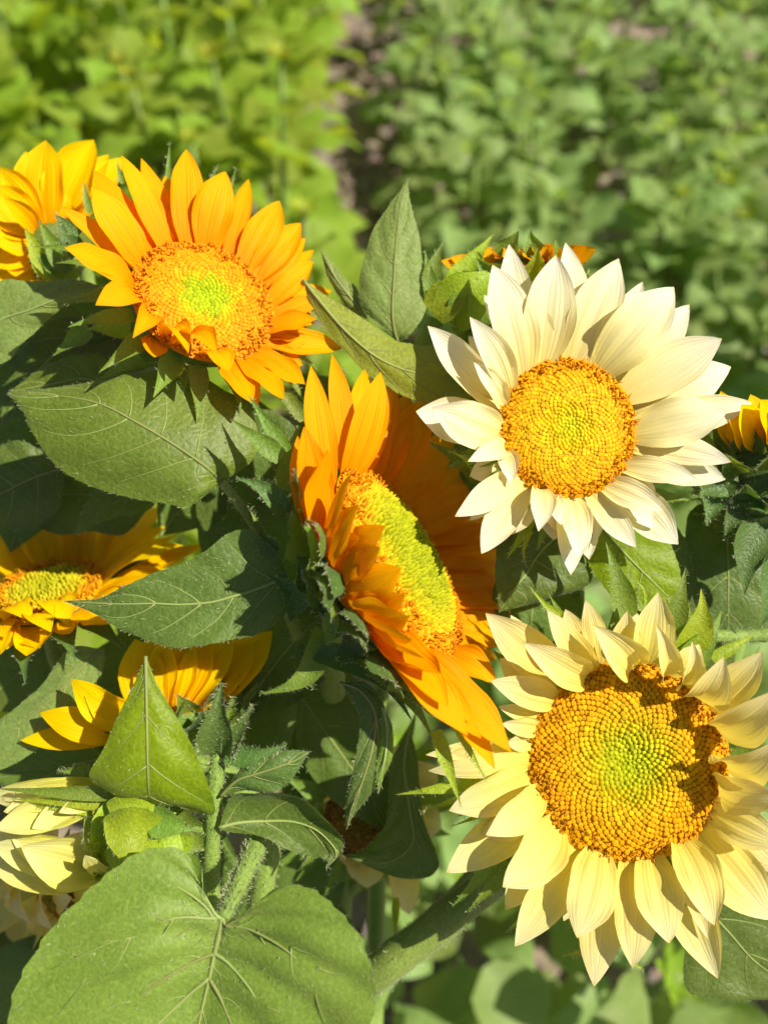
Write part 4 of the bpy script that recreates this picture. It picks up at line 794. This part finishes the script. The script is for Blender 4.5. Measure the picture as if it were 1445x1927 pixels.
leaf(g, [[(419, 1726), (379, 1694, 3), (466, 1748, 3)], [(414, 1752, 0), (350, 1616, 2), (496, 1690, 4)], [(408, 1777, 0), (286, 1602, 3), (552, 1667, 7)], [(402, 1803, 0), (204, 1648, 6), (622, 1692, 11)], [(395, 1836, 1), (120, 1726, 9), (682, 1754, 14)], [(385, 1878, 1), (62, 1802, 11), (708, 1828, 16)], [(372, 1937, 2), (18, 1902, 12), (700, 1918, 16)], [(355, 2007, 2), (36, 2012, 10), (650, 2028, 12)], [(340, 2087, 2), (160, 2112, 6), (520, 2117, 6)], [(325, 2182)]],
     .352, 'leaf_heart', 6, nt=60, m=14, hair=6000, edgehair=700, serr=4.0, nser=17, veinlist=HV, fine=HF, vr=.0010, mr=.0016, bulge=.12, wav=.009, puck=.0032, slope=.45, label='large heart-shaped leaf with pale veins')
stem(g, [(420, 1728, .351), (438, 1690, .360), (458, 1645, .374), (478, 1600, .392), (490, 1560, .41)], .0030, .0058, hair=1500, name='leaf_stalk')

# side-turned pale sunflower, lower left edge
h = Flower('side_turned_sunflower', 'pale cream sunflower seen from the side at the lower left edge, with lime green bracts', 205, 1560, 0.408, (-0.90, -0.02, 0.12), 0.0240, (520, 2180, .50))
h.receptacle('bract_lime', back=.9); h.florets(160, [(0, (.5, .5, .02)), (1, (.45, .5, .03))])
h.wscale = 1.0
for t in [(7, 1528, 56, dict(b=(205, 1530), dz=8)), (40, 1594, 84, dict(b=(205, 1570), dz=20, bow=.14)), (-15, 1590, 70, dict(b=(205, 1590), dz=6)), (-10, 1508, 46, dict(b=(205, 1500), dz=2)), (0, 1550, 60, dict(b=(205, 1550), dz=0)), (131, 1655, 40, dict(b=(200, 1590), dz=14)), (160, 1610, 36, dict(b=(208, 1585), dz=20)), (-20, 1495, 40, dict(b=(205, 1480), dz=-6)), (-25, 1620, 70, dict(b=(205, 1605), dz=-6)), (60, 1560, 60, dict(b=(205, 1555), dz=14)), (20, 1575, 64, dict(b=(205, 1565), dz=8)), (90, 1620, 56, dict(b=(205, 1590), dz=16)), (50, 1640, 60, dict(b=(205, 1600), dz=6)), (110, 1530, 40, dict(b=(205, 1530), dz=16)), (-10, 1560, 60, dict(b=(205, 1545), dz=12))]:
    h.petal(t[0], t[1], t[2], 'petal_lemon', nh=(0, .15, 1), ws=1.15, **t[3])
for b_, t_, w_, k_ in [((302, 1572), (196, 1540), 100, dict(zb=.376, dz=3, mat='bract_lime', bow=.28, prof=RND)), ((295, 1600), (196, 1606), 78, dict(zb=.384, mat='bract_lime', bow=.22, prof=RND)), ((215, 1606), (196, 1512), 64, dict(zb=.388, mat='bract_lime', bow=.15, prof=RND)), ((235, 1604), (160, 1540), 66, dict(zb=.392, mat='bract_lime', bow=.15, prof=RND)),
                       ((340, 1580), (262, 1604), 84, dict(zb=.380, mat='bract_lime', bow=.25, prof=RND)), ((352, 1606), (296, 1556), 76, dict(zb=.386, mat='bract_lime', bow=.25, prof=RND)), ((285, 1540), (368, 1562), 62, dict(zb=.374, mat='bract_green', bow=.1)), ((290, 1525), (200, 1512), 54, dict(zb=.384, mat='bract_lime', bow=.2, prof=RND)), ((330, 1540), (385, 1600), 70, dict(zb=.392, mat='bract_green', prof=RND)),
                       ((235, 1494), (-10, 1484), 30, dict(zb=.390, mat='bract_green')), ((250, 1510), (20, 1504), 30, dict(zb=.393, mat='bract_lime')), ((240, 1520), (60, 1518), 34, dict(zb=.396, mat='bract_lime')), ((170, 1450), (108, 1452), 20, dict(zb=.40, mat='bract_green')), ((350, 1600), (385, 1690), 40, dict(zb=.394, mat='bract_green'))]:
    h.bract_px(b_, t_, w_, hair=150, **k_)
h.stem([(330, 1590, .425), (430, 1800, .46), (520, 2180, .50)], .006)
# shaded pale sunflower under it
k = Flower('shaded_sunflower', 'shaded pale yellow sunflower with brown, shade-dimmed disc behind the heart leaf, lower left edge', 100, 1668, 0.470, (-0.55, -0.25, 0.75), 0.0200, (500, 2190, .55))
k.receptacle(); k.florets(420, [(0, (.40, .38, .03)), (.4, (.46, .34, .03)), (1, (.44, .28, .02))], styles=60)  # brown disc colours dimmed, so part of the shade is in the paint
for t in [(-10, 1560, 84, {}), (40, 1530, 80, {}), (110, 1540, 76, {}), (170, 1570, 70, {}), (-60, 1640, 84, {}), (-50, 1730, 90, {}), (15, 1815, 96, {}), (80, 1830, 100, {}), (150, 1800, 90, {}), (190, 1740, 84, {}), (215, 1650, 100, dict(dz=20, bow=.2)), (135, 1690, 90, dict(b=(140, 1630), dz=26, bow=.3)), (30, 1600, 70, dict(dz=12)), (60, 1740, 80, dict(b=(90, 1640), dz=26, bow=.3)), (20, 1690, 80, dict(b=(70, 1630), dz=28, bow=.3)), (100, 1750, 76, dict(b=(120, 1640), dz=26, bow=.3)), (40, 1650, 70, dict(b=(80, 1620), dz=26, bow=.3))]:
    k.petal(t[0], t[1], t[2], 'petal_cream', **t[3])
k.auto_bracts(14, .03, .014, tilt=.1)
k.stem([(180, 1750, .50), (350, 1950, .53), (500, 2190, .55)], .005)

# shaded pale sunflower in the dark gap, bottom middle
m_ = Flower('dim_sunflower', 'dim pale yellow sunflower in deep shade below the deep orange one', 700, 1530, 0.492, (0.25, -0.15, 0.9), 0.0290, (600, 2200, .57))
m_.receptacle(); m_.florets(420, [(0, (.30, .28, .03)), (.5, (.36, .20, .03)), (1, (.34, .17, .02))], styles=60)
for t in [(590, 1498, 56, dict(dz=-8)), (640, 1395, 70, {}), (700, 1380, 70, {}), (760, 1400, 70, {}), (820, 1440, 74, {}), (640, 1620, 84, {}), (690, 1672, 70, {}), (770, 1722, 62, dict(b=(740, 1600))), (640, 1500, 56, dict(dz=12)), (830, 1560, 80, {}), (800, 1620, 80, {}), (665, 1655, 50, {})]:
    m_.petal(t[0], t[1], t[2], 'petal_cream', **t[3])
m_.auto_bracts(16, .034, .014, tilt=.1)
m_.bract_px((745, 1690), (743, 1772), 16, zb=.475, mat='bract_lime')
m_.bract_px((640, 1620), (610, 1690), 16, zb=.475); m_.bract_px((600, 1600), (560, 1640), 12, zb=.475)
m_.stem([(690, 1620, .52), (620, 1720, .54), (560, 1850, .55), (600, 2200, .57)], .0065)
leaf(m_.root, [[(770, 1370)], [(760, 1440), (785, 1430), (735, 1440)], [(770, 1520, 2), (795, 1540), (730, 1540)], [(775, 1590, 3), (825, 1630), (700, 1585)], [(720, 1625, 2), (770, 1658), (680, 1602)], [(648, 1612)]], .455, 'leaf_deep', 4)

# orange sunflower behind the white one, with pointed leaves
j = Flower('half_hidden_sunflower', 'orange sunflower mostly hidden behind the white one, with tall pointed leaf', 975, 560, 0.455, (0.10, 0.80, -0.50), 0.0310, (700, 2200, .58))
j.receptacle('bract_green', back=.9); j.calyx([(1.05, -.15, 14, .016, .014, .5), (.85, -.5, 12, .020, .018, .7)], ('bract_green', 'bract_lime')); j.florets(200, [(0, (.6, .5, .02)), (1, (.9, .42, .01))], styles=60)
for t in [(830, 490, 36, dict(dz=4)), (848, 484, 36, dict(dz=2)), (860, 490, 32, dict(dz=0)), (945, 482, 44, dict(dz=10)), (968, 488, 40, dict(dz=12)), (985, 482, 40, dict(dz=14)), (1005, 474, 40, dict(dz=12)), (1022, 464, 40, dict(dz=14)), (1040, 460, 42, dict(dz=12)), (1060, 470, 40, dict(dz=8)), (1082, 475, 40, dict(dz=12)), (1104, 464, 40, dict(dz=10)), (1122, 468, 42, dict(dz=12)), (900, 478, 40, dict(dz=0))]:
    j.petal(t[0], t[1], t[2], 'petal_gold', nh=(0, .2, 1), **t[3])
for b_, t_, w_, k_ in [((850, 545), (928, 441), 50, dict(mat='bract_lime')), ((818, 560), (836, 453), 46, dict(mat='bract_green', sw=-.1)), ((812, 560), (800, 470), 30, dict()), ((840, 600), (950, 505), 110, dict(mat='bract_lime', bow=.2, prof=1)), ((860, 620), (960, 560), 110, dict(mat='bract_green', bow=.15)), ((815, 590), (900, 520), 80, dict(mat='bract_lime', bow=.15)), ((1085, 560), (1100, 480), 40, dict(mat='bract_deep')), ((900, 640), (850, 580), 80, dict())]:
    k_ = dict(k_); k_.pop('prof', None); j.bract_px(b_, t_, w_, zb=.432, **k_)
stem(j.root, [(930, 610, .46), (870, 650, .455), (800, 680, .47), (760, 760, .51), (720, 1200, .56), (700, 2200, .58)], .006, .006)
stem(j.root, [(820, 600, .448), (800, 640, .450), (780, 690, .458), (770, 750, .48)], .0045, .005, hair=500, name='leaf_stalk')
leaf(j.root, [[(749, 642, -3)], [(742, 622), (712, 616), (772, 628)], [(738, 582, 3), (681, 582), (800, 586)], [(741, 523, 4), (675, 541), (803, 546)], [(743, 480, 4), (684, 490), (796, 495)], [(748, 430, 3), (702, 430), (786, 436)], [(754, 385, 2), (735, 382), (772, 385)], [(767, 337)]], .432, 'leaf_pale', 6, hair=700, edgehair=240, serr=.4, nser=12, bulge=.06, label='tall pointed pale green leaf standing upright')
leaf(j.root, [[(570, 526)], [(598, 562, 2), (614, 556), (584, 573)], [(640, 612, 3), (657, 582), (621, 628)], [(680, 650, 4), (698, 608), (656, 665)], [(716, 676, 4), (736, 636), (690, 702)], [(762, 696, 3), (778, 646), (742, 737)], [(812, 706, 1), (828, 652), (802, 758)], [(862, 712, -4), (866, 668), (862, 760)], [(900, 715, -8)]], .425, 'leaf_bright', 5, hair=600, edgehair=200, serr=.3, nser=12, puck=.0004)
leaf(j.root, [[(690, 598)], [(660, 560, 2), (672, 545), (655, 580)], [(630, 520, 3), (645, 520), (622, 530)], [(602, 466, 2)]], .438, 'leaf_pale', 3, hair=250, edgehair=200, serr=.3, bulge=.3)

# golden sunflower at the right edge
r = Flower('right_edge_sunflower', 'golden sunflower at the right edge with dark hairy green calyx', 1432, 866, 0.430, (0.05, 0.86, -0.20), 0.0290, (640, 2200, .57))
r.receptacle('bract_deep', back=1.3); r.calyx([(1.05, -.15, 16, .024, .016, .35), (.92, -.5, 14, .026, .020, .6), (.6, -.9, 9, .026, .020, .8)], ('bract_deep', 'bract_green', 'bract_deep'), 160); r.florets(160, [(0, (.6, .5, .02)), (1, (.9, .42, .01))], styles=30)
for t in [(1356, 736, 44, dict(b=(1370, 850), dz=10)), (1430, 752, 56, dict(b=(1425, 850), dz=20)), (1395, 762, 52, dict(b=(1400, 850), dz=18)), (1462, 768, 60, dict(b=(1455, 850), dz=20)), (1480, 745, 50, dict(b=(1470, 850), dz=8)), (1378, 752, 46, dict(b=(1385, 850), dz=4)), (1412, 742, 50, dict(b=(1410, 850), dz=6)), (1447, 748, 54, dict(b=(1440, 850), dz=8)), (1372, 790, 40, dict(b=(1378, 850), dz=18))]:
    r.petal(t[0], t[1], t[2], 'petal_yellow', nh=(0, .2, 1), ws=1.3, **t[3])
for b_, t_, w_, k_ in [((1362, 880), (1334, 735), 34, dict(mat='bract_green')), ((1395, 880), (1432, 785), 46, dict(mat='bract_deep')), ((1440, 900), (1475, 790), 60, dict(mat='bract_deep')), ((1370, 900), (1345, 800), 46, dict(mat='bract_green')), ((1430, 950), (1365, 1020), 60, dict(mat='bract_deep', sw=.25)), ((1460, 930), (1360, 950), 80, dict(mat='bract_deep', bow=.2)),
                       ((1350, 900), (1330, 990), 70, dict(mat='bract_deep')), ((1440, 980), (1400, 1120), 90, dict(mat='bract_deep', sw=.1)), ((1420, 900), (1300, 930), 90, dict(mat='bract_deep')), ((1480, 1040), (1430, 1180), 90, dict(mat='bract_deep'))]:
    r.bract_px(b_, t_, w_, zb=.412, hair=220, **k_)
r.stem([(1420, 1050, .47), (1290, 1450, .51), (950, 1660, .53), (720, 1850, .55), (640, 2200, .57)], .007)
leaf(r.root, [[(1400, 930)], [(1370, 1000), (1300, 960), (1440, 990)], [(1370, 1080, 2), (1290, 1060), (1470, 1070)], [(1370, 1150, 2), (1310, 1150), (1470, 1160)], [(1370, 1220)]], .448, 'leaf_deep', 4)
leaf(r.root, [[(1470, 980)], [(1450, 1060), (1390, 1040), (1520, 1040)], [(1440, 1130, 2), (1370, 1120), (1520, 1130)], [(1430, 1200)]], .458, 'leaf_deep', 3)

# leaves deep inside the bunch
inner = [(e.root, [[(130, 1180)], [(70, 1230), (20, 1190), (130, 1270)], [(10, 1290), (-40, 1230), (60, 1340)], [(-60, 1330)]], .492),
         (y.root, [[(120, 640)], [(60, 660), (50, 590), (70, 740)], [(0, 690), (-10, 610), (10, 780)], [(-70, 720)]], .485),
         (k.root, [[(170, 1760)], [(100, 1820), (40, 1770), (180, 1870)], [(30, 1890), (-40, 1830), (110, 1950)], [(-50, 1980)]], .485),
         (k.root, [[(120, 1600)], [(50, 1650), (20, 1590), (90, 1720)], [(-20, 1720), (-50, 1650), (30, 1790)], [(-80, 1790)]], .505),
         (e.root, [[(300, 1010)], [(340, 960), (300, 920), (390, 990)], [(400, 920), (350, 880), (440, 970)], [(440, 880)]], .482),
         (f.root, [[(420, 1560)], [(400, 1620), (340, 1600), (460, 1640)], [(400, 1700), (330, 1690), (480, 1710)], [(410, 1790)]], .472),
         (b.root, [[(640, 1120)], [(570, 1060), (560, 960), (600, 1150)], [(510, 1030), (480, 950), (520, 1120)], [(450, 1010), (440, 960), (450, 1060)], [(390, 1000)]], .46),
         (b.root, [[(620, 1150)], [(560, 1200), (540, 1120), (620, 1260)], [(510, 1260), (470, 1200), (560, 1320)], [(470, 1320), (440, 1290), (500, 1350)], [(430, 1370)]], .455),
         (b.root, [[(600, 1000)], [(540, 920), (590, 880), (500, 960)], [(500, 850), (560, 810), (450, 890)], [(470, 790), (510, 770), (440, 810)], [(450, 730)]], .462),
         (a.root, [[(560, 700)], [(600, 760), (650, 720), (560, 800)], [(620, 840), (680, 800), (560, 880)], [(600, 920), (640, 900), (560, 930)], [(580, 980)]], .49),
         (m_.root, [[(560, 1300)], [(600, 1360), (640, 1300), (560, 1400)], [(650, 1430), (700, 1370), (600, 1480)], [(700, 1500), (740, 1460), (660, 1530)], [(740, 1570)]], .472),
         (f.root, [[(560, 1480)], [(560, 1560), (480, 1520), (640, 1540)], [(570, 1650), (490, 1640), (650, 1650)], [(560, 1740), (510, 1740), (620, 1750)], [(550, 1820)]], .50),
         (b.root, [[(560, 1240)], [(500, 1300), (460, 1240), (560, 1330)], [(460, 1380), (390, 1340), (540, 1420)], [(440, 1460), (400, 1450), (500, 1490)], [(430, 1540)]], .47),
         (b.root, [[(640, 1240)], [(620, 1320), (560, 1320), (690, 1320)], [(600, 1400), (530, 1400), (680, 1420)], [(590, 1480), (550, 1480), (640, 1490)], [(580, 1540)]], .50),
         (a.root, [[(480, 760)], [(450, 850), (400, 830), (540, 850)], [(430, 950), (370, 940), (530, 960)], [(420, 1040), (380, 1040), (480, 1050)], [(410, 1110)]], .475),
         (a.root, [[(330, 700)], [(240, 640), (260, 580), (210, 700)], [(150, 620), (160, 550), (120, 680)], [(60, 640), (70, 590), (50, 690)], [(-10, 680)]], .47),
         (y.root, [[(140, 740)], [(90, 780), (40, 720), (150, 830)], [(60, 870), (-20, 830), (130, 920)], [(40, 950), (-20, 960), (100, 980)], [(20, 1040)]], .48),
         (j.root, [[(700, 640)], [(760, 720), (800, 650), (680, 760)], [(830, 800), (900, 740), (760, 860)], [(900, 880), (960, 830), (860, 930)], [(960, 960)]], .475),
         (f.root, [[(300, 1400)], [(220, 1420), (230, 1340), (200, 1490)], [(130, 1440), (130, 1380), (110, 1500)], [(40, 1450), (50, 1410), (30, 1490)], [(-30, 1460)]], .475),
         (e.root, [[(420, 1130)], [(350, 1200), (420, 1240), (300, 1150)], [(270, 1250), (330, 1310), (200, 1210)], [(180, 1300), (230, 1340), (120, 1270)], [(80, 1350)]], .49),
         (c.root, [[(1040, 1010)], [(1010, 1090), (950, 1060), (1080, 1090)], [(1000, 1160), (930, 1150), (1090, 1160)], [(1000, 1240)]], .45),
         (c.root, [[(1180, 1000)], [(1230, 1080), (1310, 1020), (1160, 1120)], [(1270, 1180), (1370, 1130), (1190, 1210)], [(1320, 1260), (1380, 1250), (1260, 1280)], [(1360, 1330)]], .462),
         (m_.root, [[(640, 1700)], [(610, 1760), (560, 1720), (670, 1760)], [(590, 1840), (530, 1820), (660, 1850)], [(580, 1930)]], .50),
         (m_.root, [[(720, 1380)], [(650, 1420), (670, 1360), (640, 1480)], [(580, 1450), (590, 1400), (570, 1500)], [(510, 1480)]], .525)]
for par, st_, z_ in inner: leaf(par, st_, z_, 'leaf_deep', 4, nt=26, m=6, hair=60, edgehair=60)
